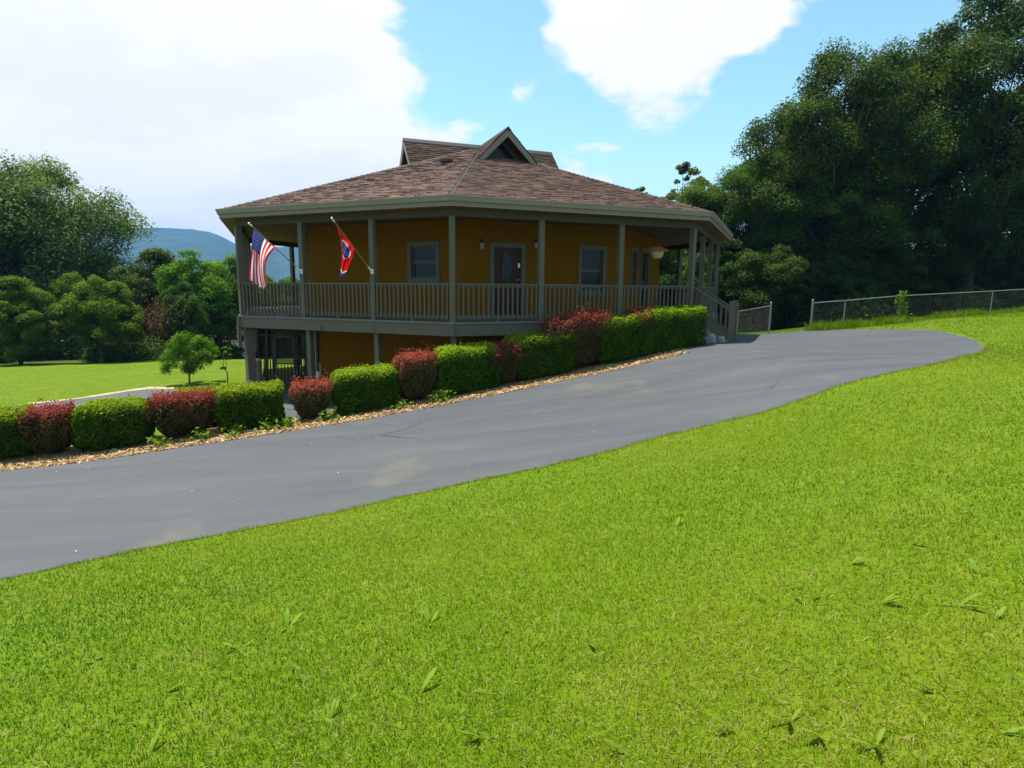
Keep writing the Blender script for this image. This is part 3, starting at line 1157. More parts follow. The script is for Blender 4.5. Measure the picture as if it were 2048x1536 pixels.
# hip caps
for k in range(-4, 4):
    a = np.array([*vx(R_RF, k), Z_RF + .012 - HB])
    b_ = ap + np.array([0, 0, .012])
    d = (b_ - a)
    n_ = int(np.linalg.norm(d) / .2)
    side = np.array([cos(radians(45 * k)), sin(radians(45 * k)), 0])
    Vv, Ff, Tn = [], [], []
    for j in range(n_):
        c0, c1 = a + d * (j / n_), a + d * ((j + 1.15) / n_)
        b0 = len(Vv)
        up = np.array([0, 0, .018])
        dn = np.array([0, 0, -.012])
        Vv += [c0 - side * .065 + dn + up * .6, c0 + up * 1.5, c0 + side * .065 + dn + up * .6, c1 + side * .065 + dn, c1 + up * .4, c1 - side * .065 + dn]
        Ff += [(b0, b0 + 1, b0 + 4, b0 + 5), (b0 + 1, b0 + 2, b0 + 3, b0 + 4)]
        Tn += [random.uniform(.0, .22)] * 6
    o = link('hip_cap', np_mesh('hip_cap', np.array(Vv), np.array(Ff), {'tone': np.array(Tn)}), 'shingle_weathered', roof)

# gutter and fascia
gp = [(9.33, Z_EAVE - .125), (9.375, Z_EAVE - .125), (9.40, Z_EAVE - .06), (9.42, Z_EAVE - .03), (9.42, Z_EAVE), (9.405, Z_EAVE), (9.395, Z_EAVE - .05), (9.365, Z_EAVE - .10), (9.33, Z_EAVE - .10)]
for k in range(-4, 4):
    mb = MB()
    ra_ = [(*vx(r, k), z) for r, z in gp]
    rb_ = [(*vx(r, k + 1), z) for r, z in gp]
    mb.prism(ra_, rb_)
    hpart('gutter', mb, 'gutter')
    mb = MB()
    ring(mb, k, 9.33, 9.312, Z_EAVE - .235, Z_EAVE - .03)
    hpart('fascia_board', mb, 'fascia')

# cross gables at the peak
slope_r = (Z_RIDGE - Z_RF) / (R_RF * cos(radians(22.5)))
GT = 2.84
for gi, k in enumerate((0, 2, -2, -4)):
    a = radians(45 * k + 22.5)
    d2 = np.array([sin(a), -cos(a)])
    s2 = np.array([cos(a), sin(a)])
    zr = Z_RIDGE + .05
    drop = .99 * 1.05
    hw = drop / 1.0

    def gpnt(r, s, z):
        return np.array([*(d2 * r + s2 * s), z - HB])
    g_e = bpy.data.objects.new('gable', None)
    # slopes (solid boards) with shingles
    mb = MB()
    for sg in (-1, 1):
        p = [d2 * -.2, d2 * GT, d2 * GT + s2 * sg * (hw + .08), d2 * -.2 + s2 * sg * (hw + .08)]
        z = [zr - .02, zr - .02, zr - drop * 1.08 - .02, zr - drop * 1.08 - .02]
        t_ = [(*q_, zz) for q_, zz in zip(p, z)]
        bt = [(*q_, zz - .07) for q_, zz in zip(p, z)]
        if sg > 0:
            mb.prism(bt[::-1], t_[::-1])
        else:
            mb.prism(bt, t_)
    g = hpart('gable_roof', mb, 'brown_soffit')
    for sg in (-1, 1):
        P0, P1 = gpnt(GT + .02, sg * (hw + .09), zr - drop * 1.085), gpnt(-.1, sg * (hw + .09), zr - drop * 1.085)
        T0, T1 = gpnt(GT + .02, 0, zr), gpnt(-.1, 0, zr)
        Vv, Ff, Tn = shingle_tri(P0, P1, (T0, T1), seed=60 + gi * 2 + sg)
        o = link('shingles', np_mesh('shingles', Vv, Ff, {'tone': Tn}), 'shingle', g)
        tag(o, kind='stuff')
    # ridge cap
    mb = MB()
    mb.prism([(*(d2 * -.1 + s2 * x), zr + z) for x, z in ((-.12, -.09), (.12, -.09), (.0, .045))], [(*(d2 * (GT + .03) + s2 * x), zr + z) for x, z in ((-.12, -.09), (.12, -.09), (.0, .045))])
    hpart('ridge_cap', mb, 'dark_flash', g)
    # bargeboards
    for sg in (-1, 1):
        mb = MB()
        pr = []
        for rr_ in (GT - .03, GT + .012):
            pr.append([(*(d2 * rr_ + s2 * sg * x), z) for x, z in ((0, zr - .03), (hw + .05, zr - .03 - drop * 1.05), (hw - .15, zr - .03 - drop * 1.05), (0, zr - .27))])
        mb.prism(pr[0], pr[1])
        hpart('bargeboard', mb, 'fascia', g)
    # recessed gable wall with triangular window
    rw = GT - .62
    zb = zr - drop
    mb = MB()
    tri = [(-(hw - .06), zb - .35), (hw - .06, zb - .35), (hw - .06, zb), (0, zr - .10), (-(hw - .06), zb)]
    mb.prism([(*(d2 * (rw - .05) + s2 * x), z) for x, z in tri], [(*(d2 * rw + s2 * x), z) for x, z in tri])
    hpart('gable_wall', mb, 'brown_soffit', g)
    wt = [(-.60, zb + .13), (.60, zb + .13), (0, zb + .73)]
    mb = MB()
    mb.prism([(*(d2 * (rw + .004) + s2 * x), z) for x, z in wt], [(*(d2 * (rw + .012) + s2 * x), z) for x, z in wt])
    hpart('pane', mb, 'glass_dark', g)
    mb = MB()
    for p, q_ in zip(wt, wt[1:] + wt[:1]):
        mb.bar((*(d2 * (rw + .02) + s2 * p[0]), p[1]), (*(d2 * (rw + .02) + s2 * q_[0]), q_[1]), .05, .05, (d2[0], d2[1], 0))
    hpart('window_trim', mb, 'window_frame', g)
    mb = MB()
    mb.bar((*(d2 * (rw + .06) + s2 * -(hw - .1)), zb + .06), (*(d2 * (rw + .06) + s2 * (hw - .1)), zb + .06), .12, .07)
    hpart('gable_sill', mb, 'trim', g)

# roof vent
vp = 4.1
A, e, n, L = face_frame(-1, R_RF)
mid = A + e * L * .69
c2 = mid / np.linalg.norm(mid)
base = A + e * L * .5 - n * 5.35 + e * .45
zz = Z_RF + 5.35 * slope_r
mb = MB()
mb.box((base[0], base[1], zz + .07), (.36, .26, .08), math.atan2(e[1], e[0]))
hpart('roof_vent', mb, 'shingle_weathered')

# basement level: screened corner, railing, pipe, meter ----------------------
ZP = HB
pl = lambda u, v, y: to_local(at_depth(u, v, y))
YS = 19.6


def spart(name, mat, segs, w_=.06, d_=.06, parent=None):
    mb = MB()
    for (u0, v0, u1, v1) in segs:
        p, q_ = pl(u0, v0, YS), pl(u1, v1, YS)
        mb.bar(p, q_, w_, d_, (0, 1, 0) if abs(u0 - u1) < 3 else (0, 0, 1))
    return hpart(name, mb, mat, parent)


ZT = pl(545, 655, YS)[2]
scr = spart('screen_frame', 'trim_dark', [(516, 640, 519, 772), (533, 640, 534, 772), (545, 640, 549, 772), (592, 640, 595, 772), (612, 640, 614, 772), (516, 670, 612, 667), (516, 716, 545, 716), (595, 716, 612, 716)], .09, .07)
sd = spart('screen_door', 'trim', [(549.5, 674, 552, 766), (587, 674, 590, 766), (549, 674, 588, 674), (551, 727, 589, 727), (552, 765, 590, 765)], .07, .05)
for i in range(5):
    spart('baluster', 'black_metal', [(556 + i * 6.6, 729, 557 + i * 6.6, 764)], .025, .025, sd)
mb = MB()
q_ = [pl(u, v, YS + .03) for u, v in ((551, 676), (588, 676), (589, 725), (552, 725))]
mb.poly(q_)
mb.poly([p + np.array([0, .01, 0]) for p in reversed(q_)])
hpart('screen_panel', mb, 'screen', sd)
for (a, b_) in ((517, 545), (595, 612)):
    mb = MB()
    q_ = [pl(u, v, YS + .05) for u, v in ((a, 650), (b_, 650), (b_, 714), (a, 714))]
    mb.poly(q_)
    mb.poly([p + np.array([0, .01, 0]) for p in reversed(q_)])
    hpart('screen_panel', mb, 'screen', scr)
for i in range(4):
    spart('baluster', 'black_metal', [(522 + i * 6.2, 718, 523 + i * 6.2, 768)], .03, .03, scr)
for i in range(3):
    spart('baluster', 'black_metal', [(598 + i * 5, 718, 599 + i * 5, 768)], .03, .03, scr)
# dark lattice board under the deck along that side
mb = MB()
p, q_ = pl(500, 640, 20.2), pl(612, 640, 20.2)
mb.bar((p[0], p[1], ZD - .47), (q_[0], q_[1], ZD - .47), .05, .30)
hpart('drop_beam', mb, 'trim_dark')
# second railing beyond, on the far side of the patio
A, e, n, L = face_frame(-2, 8.7)
mb = MB()
mb.bar((*(A + e * .3), ZP + .92), (*(A + e * (L - .3)), ZP + .92), .08, .05)
mb.bar((*(A + e * .3), ZP + .12), (*(A + e * (L - .3)), ZP + .12), .05, .06)
lr = hpart('lower_railing', mb, 'trim')
for i in range(40):
    mb = MB()
    p = A + e * (.35 + (L - .7) * i / 39)
    mb.box((*p, ZP + .5), (.03, .03, .8))
    hpart('baluster', mb, 'trim_dark', lr)
# downspout, dryer vent and lamp at the wall corner
A, e, n, L = face_frame(-1, R_WALL)
mb = MB()
fbox(mb, (A, e, n, L), .04, .12, ZP - .05, ZD - .25, .005, .075)
hpart('downspout', mb, 'trim_dark')
mb = MB()
fbox(mb, (A, e, n, L), .0, .03, ZP - .05, ZD - .25, .003, .05)
fbox(mb, (A, e, n, L), .14, .17, ZP + .3, ZP + .75, .003, .04)
hpart('conduit', mb, 'white_frame')
s, z = face_px(-1, R_WALL, 639, 748)
mb = MB()
fbox(mb, (A, e, n, L), s - .05, s + .05, z - .10, z + .08, .002, .09)
hpart('meter_box', mb, 'white_plastic')

# ------------------------------------------------------------------ hanging basket
bp = at_depth(1315, 503, 16.0)
hb_ = empty('hanging_basket', (bp[0], bp[1], bp[2] - .12))
tag(hb_, 'cream hanging pot with orange flowers under the porch ceiling', 'hanging basket')
mb = MB()
mb.lathe([(.09, -.06), (.14, .0), (.17, .12), (.175, .13), (.15, .125), (.13, .05)], (0, 0, 0), 20)
link('pot', mb.mesh('pot', 0, True), 'pot_cream', hb_)
mb = MB()
ztop = ZC + .178 - (bp[2] - .12)
for i in range(3):
    a = 2 * pi * i / 3
    mb.tube([(.17 * cos(a), .17 * sin(a), .12), (0, 0, .62)], .004, 5)
mb.tube([(0, 0, .62), (0, 0, ztop)], .004, 5)
link('hanger', mb.mesh('hanger'), 'black_metal', hb_)


def leaf_quads(P, N, size, aspect=0.6, rng=RNG, curl=0.15):
    """diamond leaves: centre P, normal N; returns V (4n,3), F (n,4)"""
    n = len(P)
    N = N / (np.linalg.norm(N, axis=1, keepdims=True) + 1e-9)
    t_ = rng.normal(size=(n, 3))
    t_ -= N * (t_ * N).sum(1, keepdims=True)
    t_ /= np.linalg.norm(t_, axis=1, keepdims=True) + 1e-9
    b_ = np.cross(N, t_)
    s = (size if np.ndim(size) else np.full(n, size))[:, None]
    V = np.stack([P - t_ * s * .5, P + b_ * s * aspect * .5 + N * s * curl, P + t_ * s * .5, P - b_ * s * aspect * .5 + N * s * curl], 1).reshape(-1, 3)
    return V, np.arange(4 * n).reshape(-1, 4)


n = 420
dirs = RNG.normal(size=(n, 3))
dirs /= np.linalg.norm(dirs, axis=1, keepdims=True)
dirs[:, 2] = np.abs(dirs[:, 2]) * .8 - .15
P = dirs * np.array([.27, .27, .14]) * RNG.uniform(.6, 1, (n, 1)) + np.array([0, 0, .14])
V, Fq = leaf_quads(P, dirs + RNG.normal(0, .5, (n, 3)), RNG.uniform(.04, .075, n), .8)
link('flowers', np_mesh('flowers', V, Fq, {'tone': np.repeat(RNG.choice([0, .3, .6, 1], n, p=[.25, .35, .2, .2]), 4)}), 'flower', hb_)

# ------------------------------------------------------------------ flags


def qbez(a, b_, c, t_):
    return (1 - t_) ** 2 * a + 2 * t_ * (1 - t_) * b_ + t_ * t_ * c


def make_flag(label, brk_px, tip_px, y_brk, y_tip, curves, colour, extra, NSx, NTx, seed, mats):
    """curves: for s = 0 (tip end of hoist), .5, 1: three pixels from hoist to fly end; s across, t along the fly"""
    B, T = at_depth(*brk_px, y_brk), at_depth(*tip_px, y_tip)
    root = empty('flag', tuple(B))
    tag(root, label, 'flag', None)
    rel = lambda p: np.array(p) - B
    mb = MB()
    mb.tube([rel(B) + (T - B) * .0, rel(T)], .013, 8)
    link('pole', mb.mesh('pole'), 'pole_wood', root)
    d = (T - B) / np.linalg.norm(T - B)
    mb = MB()
    for off, r_ in ((0, .03), (-.075, .022)):
        c = rel(T) + d * off
        mb.tube([c - d * r_, c - d * r_ * .6, c, c + d * r_ * .6, c + d * r_], [.004, r_ * .8, r_, r_ * .8, .004], 10)
    mb.tube([rel(T) - d * .13, rel(T)], .017, 8)
    link('finial', mb.mesh('finial', 0, True), 'brass', root)
    mb = MB()
    mb.tube([rel(B) - d * .02, rel(B) + d * .12], .022, 8)
    mb.box((.02, .05, -.02), (.07, .05, .12))
    link('bracket', mb.mesh('bracket'), 'white_plastic', root)
    # cloth
    C = np.array(curves, float)            # 3 x 3 x 2
    tt = np.linspace(0, 1, NTx + 1)
    ss = np.linspace(0, 1, NSx + 1)

    def pos(s, t_):
        if s <= .54:
            w0, w1, w2 = 1 - s / .54, s / .54, 0
        else:
            w0, w1, w2 = 0, 1 - (s - .54) / .46, (s - .54) / .46
        px = sum(w_ * qbez(C[i, 0], C[i, 1], C[i, 2], t_) for i, w_ in enumerate((w0, w1, w2)))
        yh = y_tip + (y_brk - y_tip) * (.06 + .55 * s) + max(0, s - .54) * t_ * .35
        y = yh + min(1, t_ * 2.5) * (.075 * sin(s * 9.5 + 1.5 * t_ + seed) + .03 * sin(s * 21 + 5 * t_))
        return at_depth(px[0], px[1], y) - B
    V = np.array([pos(s, t_) for s in ss for t_ in tt])
    idx = lambda i, j: i * (NTx + 1) + j
    Fq, mi = [], []
    for i in range(NSx):
        for j in range(NTx):
            Fq.append((idx(i, j), idx(i + 1, j), idx(i + 1, j + 1), idx(i, j + 1)))
            mi.append(colour((i + .5) / NSx, (j + .5) / NTx))
    me = np_mesh('cloth', V, np.array(Fq), smooth=True)
    for q_ in mats:
        me.materials.append(MATS[q_])
    me.polygons.foreach_set('material_index', np.array(mi, dtype=np.int32))
    cl = link('cloth', me, None, root)
    # stars, a hair off both sides of the cloth
    mb = MB()
    for (s, t_, r_, rot, asp) in extra:
        p0 = pos(s, t_)
        du = (pos(min(1, s + .02), t_) - pos(max(0, s - .02), t_)) / (.04 if .02 < s < .98 else .02)
        dv = (pos(s, min(1, t_ + .02)) - pos(s, max(0, t_ - .02))) / .04
        nn = np.cross(du, dv)
        nn /= np.linalg.norm(nn) + 1e-9
        for sg in (1, -1):
            ps = []
            for q_ in range(10):
                rr_ = r_ * (1 if q_ % 2 == 0 else .42)
                a_ = rot + pi * q_ / 5
                ps.append(p0 + du * rr_ * cos(a_) + dv * rr_ * asp * sin(a_) + nn * sg * .006)
            mb.poly(ps if sg > 0 else ps[::-1])
    so = link('stars', mb.mesh('stars'), 'flag_white', cl)
    return root


def us_col(s, t_):
    if s < 7 / 13 and t_ < .40:
        return 2
    return 0 if int(s * 13) % 2 == 0 else 1


us_stars = []
for r_ in range(9):
    for c_ in range(6 if r_ % 2 == 0 else 5):
        us_stars.append(((r_ + 1) * .0538, ((c_ if r_ % 2 == 0 else c_ + .5) + .6) * .0635, .034, random.uniform(0, 1), .62))
make_flag('striped red and white flag with starry blue canton hanging from an angled pole', (600, 541), (498, 447), 16.05, 15.5,
          [[(507, 456), (501, 505), (498, 558)], [(530, 476), (511, 515), (527, 578)], [(550, 498), (521, 521), (536, 567)]], us_col, us_stars, 52, 60, 0.3,
          ('flag_red', 'flag_white', 'flag_blue'))


def tn_col(s, t_):
    if t_ > .92:
        return 2
    if t_ > .885:
        return 1
    q_ = hypot((s - .5) * .9, (t_ - .40) * 1.5)
    if q_ < .285:
        return 2
    if q_ < .325:
        return 1
    return 0


tn_stars = [(.5 + .15 * cos(a_), .40 + .10 * sin(a_), .16, a_, .62) for a_ in (.4, .4 + 2.094, .4 + 4.189)]
make_flag('bright red flag with starred blue disc and blue end bar hanging from an angled pole', (742, 541), (664, 437), 15.15, 14.6,
          [[(672, 451), (689, 490), (680, 549)], [(694, 478), (690, 500), (683, 557)], [(711, 501), (705, 512), (691, 548)]], tn_col, tn_stars, 60, 80, 1.7,
          ('flag_bright_red', 'flag_white', 'flag_blue'))

# ------------------------------------------------------------------ tan round pillar by the patio
pc = at_depth(510, 719, 17.9)
zg = h1(pc[0], pc[1])
pil = empty('round_pillar', (pc[0], pc[1], zg))
tag(pil, 'short tan round pillar with sunlight painted on its cap beside the patio post', 'pillar')
mb = MB()
mb.lathe([(.155, -.05), (.15, .1), (.145, pc[2] - zg - .05)], (0, 0, 0), 24)
link('shaft', mb.mesh('shaft', 0, True), 'tan_stucco', pil)
mb = MB()
mb.lathe([(.15, pc[2] - zg - .049), (.165, pc[2] - zg - .03), (.165, pc[2] - zg), (.14, pc[2] - zg + .015)], (0, 0, 0), 24)
link('cap', mb.mesh('cap'), 'tan_cap_sunlit', pil)

# ------------------------------------------------------------------ hedge bushes
# (left px, right px, top px, base px, red?, rounding)
BUSH = [(-95, 62, 815, 920, 0, .35), (40, 142, 812, 908, 1, .35), (128, 307, 797, 902, 0, .5), (288, 434, 786, 872, 1, .35), (432, 571, 768, 860, 0, .12), (584, 672, 763, 840, 1, .35),
        (670, 802, 735, 829, 0, .15), (793, 884, 707, 800, 1, .4), (879, 1002, 691, 789, 0, .12), (985, 1064, 687, 768, 1, .35), (1030, 1162, 665, 752, 0, .15), (1095, 1232, 627, 738, 1, .45),
        (1202, 1286, 633, 724, 0, .15), (1266, 1316, 622, 714, 1, .4), (1282, 1362, 619, 708, 0, .15), (1352, 1416, 615, 698, 0, .2)]
BLAB = ['clipped green boxwood bush at the low end of the driveway hedge row', 'reddish barberry bush beside the low end boxwood', 'wide rounded green boxwood bush between two low red barberries', 'broad low red and olive barberry bush in front of the lower drive',
        'square green boxwood bush in front of the patio posts', 'small red-topped barberry bush in front of the basement wall corner', 'square green boxwood bush in front of the basement yellow wall', 'red-topped barberry bush sloping upwards between two square boxwoods below the porch window',
        'square green boxwood bush under the porch front corner post', 'small dark red barberry bush squeezed between two square boxwoods', 'green boxwood bush with flat top just below the large red barberry', 'largest bright red barberry bush in front of the porch skirt',
        'narrow green boxwood bush uphill of the large red barberry', 'narrow dark red barberry bush squeezed between two upper boxwoods', 'green boxwood bush second from the porch steps', 'green boxwood bush next to the porch steps']


def make_bush(u0, u1, vt, vb, red, rnd, label, seed, off=0.48, depth=.85):
    rng = np.random.default_rng(seed)
    um = (u0 + u1) / 2
    pl_, pr_ = on_drive_plane(u0, vb, off), on_drive_plane(u1, vb, off)
    width = np.linalg.norm(pr_[:2] - pl_[:2]) * .97
    mid = (pl_[:2] + pr_[:2]) / 2
    c = mid - N2 * depth / 2
    zb = on_drive_plane(um, vb, off)[2]
    zg_ = h1(*c)
    zb = min(zb, zg_ + .05)
    # top seen at the far top edge
    r = ray(um, vt)
    yb = c[1] + .2
    zt = r[2] * yb + CAMZ
    hgt = max(.5, zt - zb)
    root = empty('barberry_bush' if red else 'boxwood_bush', (c[0], c[1], zb))
    root.rotation_euler.z = math.atan2(E2[1], E2[0])
    tag(root, label, 'bush', 'hedge bushes along the driveway')
    slope = (drive_z(c @ E2 + .5) - drive_z(c @ E2 - .5)) * .9
    a, b_, h_ = width / 2, depth / 2, hgt
    # superellipsoid surface points
    area = 2 * (width * hgt + depth * hgt) + width * depth
    n_ = int(min(15000, area * (2300 if red else 2600)))
    d = rng.normal(size=(n_, 3))
    d /= np.linalg.norm(d, axis=1, keepdims=True)
    ex = 2.0 + (1 - rnd) ** 2 * 7
    # sample box faces, then pull to the rounded shape
    q_ = rng.uniform(-1, 1, (n_, 3))
    ax = rng.choice(3, n_, p=np.array([depth * hgt, width * hgt, width * depth * 1.4]) / (depth * hgt + width * hgt + width * depth * 1.4))
    q_[np.arange(n_), ax] = np.sign(rng.uniform(-1, 1, n_)) * 1.0
    nrm = (np.abs(q_) ** ex).sum(1) ** (1 / ex)
    S = q_ / nrm[:, None]
    g = np.sign(S) * np.abs(S) ** (ex - 1)
    g /= np.linalg.norm(g, axis=1, keepdims=True)
    # lumps
    ph = rng.uniform(0, 6, 6)
    lump = 1 + .05 * np.sin(S[:, 0] * 4 + ph[0]) * np.cos(S[:, 2] * 3 + ph[1]) + .04 * np.sin(S[:, 1] * 6 + ph[2] + S[:, 0] * 7)
    if red:
        lump += .08 * np.sin(S[:, 0] * 7 + ph[3]) * np.sin(S[:, 1] * 6 + ph[4])
    inward = rng.uniform(0, 1, n_) ** 2
    fr_ = lump * (1 - (.16 if not red else .26) * inward) + rng.normal(0, .012, n_)
    P = S * fr_[:, None] * np.array([a, b_, h_ / 2])
    if red:      # taper towards the ground, tufted top
        zz_ = (P[:, 2] / (h_ / 2) + 1) / 2
        P[:, :2] *= (0.62 + .42 * np.clip(zz_ * 1.6, 0, 1))[:, None]
        up = (zz_ > .85) & (rng.uniform(size=n_) < .35)
        P[up, 2] += rng.exponential(.045, up.sum())
    else:
        zz_ = (P[:, 2] / (h_ / 2) + 1) / 2
        up = (zz_ > .93) & (rng.uniform(size=n_) < .2)
        P[up, 2] += rng.exponential(.02, up.sum())
    P[:, 2] += h_ / 2 + P[:, 0] * slope * .8
    P[:, 2] = np.maximum(P[:, 2], .02 + P[:, 0] * slope)
    N = g + rng.normal(0, .65, (n_, 3)) + np.array([0, 0, .25])
    size = rng.uniform(.035, .065, n_) * (1.0 if not red else .95)
    V, Fq = leaf_quads(P, N, size, .62, rng)
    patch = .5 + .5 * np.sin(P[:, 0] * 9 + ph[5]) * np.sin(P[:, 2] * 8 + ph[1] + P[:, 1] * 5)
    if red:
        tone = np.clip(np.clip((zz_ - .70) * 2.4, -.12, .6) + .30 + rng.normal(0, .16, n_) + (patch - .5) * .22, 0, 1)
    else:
        tone = np.clip(.22 + .62 * np.clip((zz_ - .72) / .2, 0, 1) + .18 * patch + rng.normal(0, .17, n_), 0, 1)  # top leaves get a lighter tone: sunlight painted into the leaf colour
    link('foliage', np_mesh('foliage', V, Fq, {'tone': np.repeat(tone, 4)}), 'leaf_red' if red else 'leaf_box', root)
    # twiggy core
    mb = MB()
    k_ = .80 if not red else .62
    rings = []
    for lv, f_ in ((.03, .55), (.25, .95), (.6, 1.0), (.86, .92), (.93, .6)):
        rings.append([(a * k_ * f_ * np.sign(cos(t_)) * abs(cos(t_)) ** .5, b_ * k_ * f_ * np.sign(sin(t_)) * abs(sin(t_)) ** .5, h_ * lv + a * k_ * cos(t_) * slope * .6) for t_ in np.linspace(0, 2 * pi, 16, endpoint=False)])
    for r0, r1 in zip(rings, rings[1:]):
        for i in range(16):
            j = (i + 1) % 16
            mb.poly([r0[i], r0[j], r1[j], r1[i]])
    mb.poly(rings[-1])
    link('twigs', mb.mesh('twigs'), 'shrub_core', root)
    mb = MB()
    for i in range(5 if red else 3):
        x, y = rng.uniform(-a * .3, a * .3), rng.uniform(-b_ * .3, b_ * .3)
        mb.tube([(x * .5, y * .5, -.06), (x, y, .12), (x * 1.6, y * 1.6, h_ * .5)], [.018, .013, .006], 5)
    link('stem', mb.mesh('stem'), 'twig', root)


for i, (bb, lab) in enumerate(zip(BUSH, BLAB)):
    make_bush(*bb, lab, 100 + i, depth=.95 if bb[4] == 0 else .85)
make_bush(345, 470, 775, 850, 0, .25, 'green boxwood bush partly hidden behind the broad low barberry', 140, off=1.45, depth=.8)

# wood chips over the mulch bed
n = 9000
u = RNG.uniform(-8.8, 9.3, n)
s = np.where(RNG.uniform(size=n) < .75, RNG.uniform(-.45, .06, n), RNG.uniform(-1.3, .1, n))
P = u[:, None] * E2 + (EDGE_N + s)[:, None] * N2
z = H(P[:, 0], P[:, 1]) + .02
V, Fq = leaf_quads(np.c_[P, z + RNG.uniform(0, .012, n)], np.array([0, 0, 1.0]) + RNG.normal(0, .35, (n, 3)), RNG.uniform(.035, .11, n), .35, curl=.05)
tag(link('wood_chips', np_mesh('wood_chips', V, Fq, {'tone': np.repeat(np.clip(RNG.normal(.55, .28, n), 0, 1), 4)}), 'chip'), 'pale and brown wood chip mulch spread under the driveway hedge', 'mulch', kind='stuff')
# litter on the asphalt
n = 80
u = RNG.uniform(-6, 11, n)
s = RNG.uniform(.1, 4.7, n)
P = u[:, None] * E2 + (EDGE_N + s)[:, None] * N2
V, Fq = leaf_quads(np.c_[P, H(P[:, 0], P[:, 1]) + .03], np.array([0, 0, 1.0]) + RNG.normal(0, .25, (n, 3)), RNG.uniform(.010, .032, n), .5)
tag(link('leaf_litter', np_mesh('leaf_litter', V, Fq, {'tone': np.repeat(RNG.uniform(0, 1, n), 4)}), 'litter'), 'tiny pale dry bits scattered over the asphalt drive', 'litter', kind='stuff')

# ------------------------------------------------------------------ chain-link fences


def fence(name_label, pts, height, end_caps=(True, True), big=(0, -1), cell=.085, wire=.0011):
    """pts: xy of posts"""
    P = [np.array([p[0], p[1], h1(p[0], p[1])]) for p in pts]
    root = empty('chain_link_fence', tuple(P[0]))
    tag(root, name_label, 'fence', 'chain-link fences round the yard')
    o0 = P[0]
    idx_big = [i % len(P) for i in big]
    for i, p in enumerate(P):
        mb = MB()
        rr_ = .038 if i in idx_big else .024
        hh = height + (.06 if i in idx_big else .0)
        mb.tube([p - o0 + np.array([0, 0, -.2]), p - o0 + np.array([0, 0, hh])], rr_, 8)
        po = link('post', mb.mesh('post'), 'galv', root)
        if i in idx_big:
            mb = MB()
            mb.lathe([(.04, 0), (.042, .02), (.03, .05), (.006, .075)], tuple(p - o0 + np.array([0, 0, hh])), 10)
            link('cap', mb.mesh('cap', 0, True), 'galv', po)
    for a, b_ in zip(P, P[1:]):
        mb = MB()
        n_ = max(1, int(np.linalg.norm(b_ - a) / 1.5))
        mb.tube([a - o0 + (b_ - a) * k / n_ + np.array([0, 0, height - .02]) for k in range(n_ + 1)], .021, 7)
        link('top_rail', mb.mesh('top_rail'), 'galv', root)
        # fabric
        L = np.linalg.norm((b_ - a)[:2])
        e_ = (b_ - a) / L
        up = np.array([0, 0, 1.0])
        nrm = np.array([-e_[1], e_[0], 0])
        Hm = height - .06
        Vv, Ff = [], []
        for sg in (1, -1):
            for k in np.arange(-Hm if sg > 0 else 0, L if sg > 0 else L + Hm, cell):
                # line s = k + sg*z
                z0_, z1_ = 0.0, Hm
                if sg > 0:
                    z0_, z1_ = max(0, -k), min(Hm, L - k)
                else:
                    z0_, z1_ = max(0, k - L), min(Hm, k)
                if z1_ - z0_ < .02:
                    continue
                p_, q_ = a - o0 + e_ * (k + sg * z0_) + up * (z0_ + .02), a - o0 + e_ * (k + sg * z1_) + up * (z1_ + .02)
                d_ = (q_ - p_) / np.linalg.norm(q_ - p_)
                s_ = np.cross(d_, nrm) * wire
                nn = nrm * wire
                b0 = len(Vv)
                Vv += [p_ - s_, p_ + nn * sg, p_ + s_, q_ - s_, q_ + nn * sg, q_ + s_]
                Ff += [(b0, b0 + 1, b0 + 4, b0 + 3), (b0 + 1, b0 + 2, b0 + 5, b0 + 4), (b0 + 2, b0, b0 + 3, b0 + 5)]
        o = link('wire_mesh', np_mesh('wire_mesh', np.array(Vv), np.array(Ff)), 'wire', root)
        tag(o, kind='stuff')
    return root


FH = 1.09
f1 = ground_px(1621, 660, 40)
f1 = at_depth(1621, 660, 23.6)
fpts = [f1[:2], at_depth(1686, 655, 24.0)[:2], at_depth(1797, 650, 24.9)[:2], at_depth(1980, 628, 28.4)[:2], at_depth(2160, 606, 32)[:2], at_depth(2330, 580, 35.5)[:2]]
fence('long chain-link fence climbing the slope in front of the dark woods', fpts, FH, big=(0,))
g0 = at_depth(1538, 665, 23.4)[:2]
g1 = at_depth(1474, 669, 28.0)[:2]
fence('short chain-link fence panel beyond the porch steps', [g1, g0], FH, big=(1,))
k0 = at_depth(1478, 640, 44)[:2]
fence('distant low chain-link fence at the back of the yard seen through the gap', [k0, at_depth(1562, 640, 43.5)[:2], at_depth(1600, 640, 43)[:2], at_depth(1700, 640, 42)[:2]], 1.1, big=(0,), cell=.15, wire=.0012)

# ------------------------------------------------------------------ trees


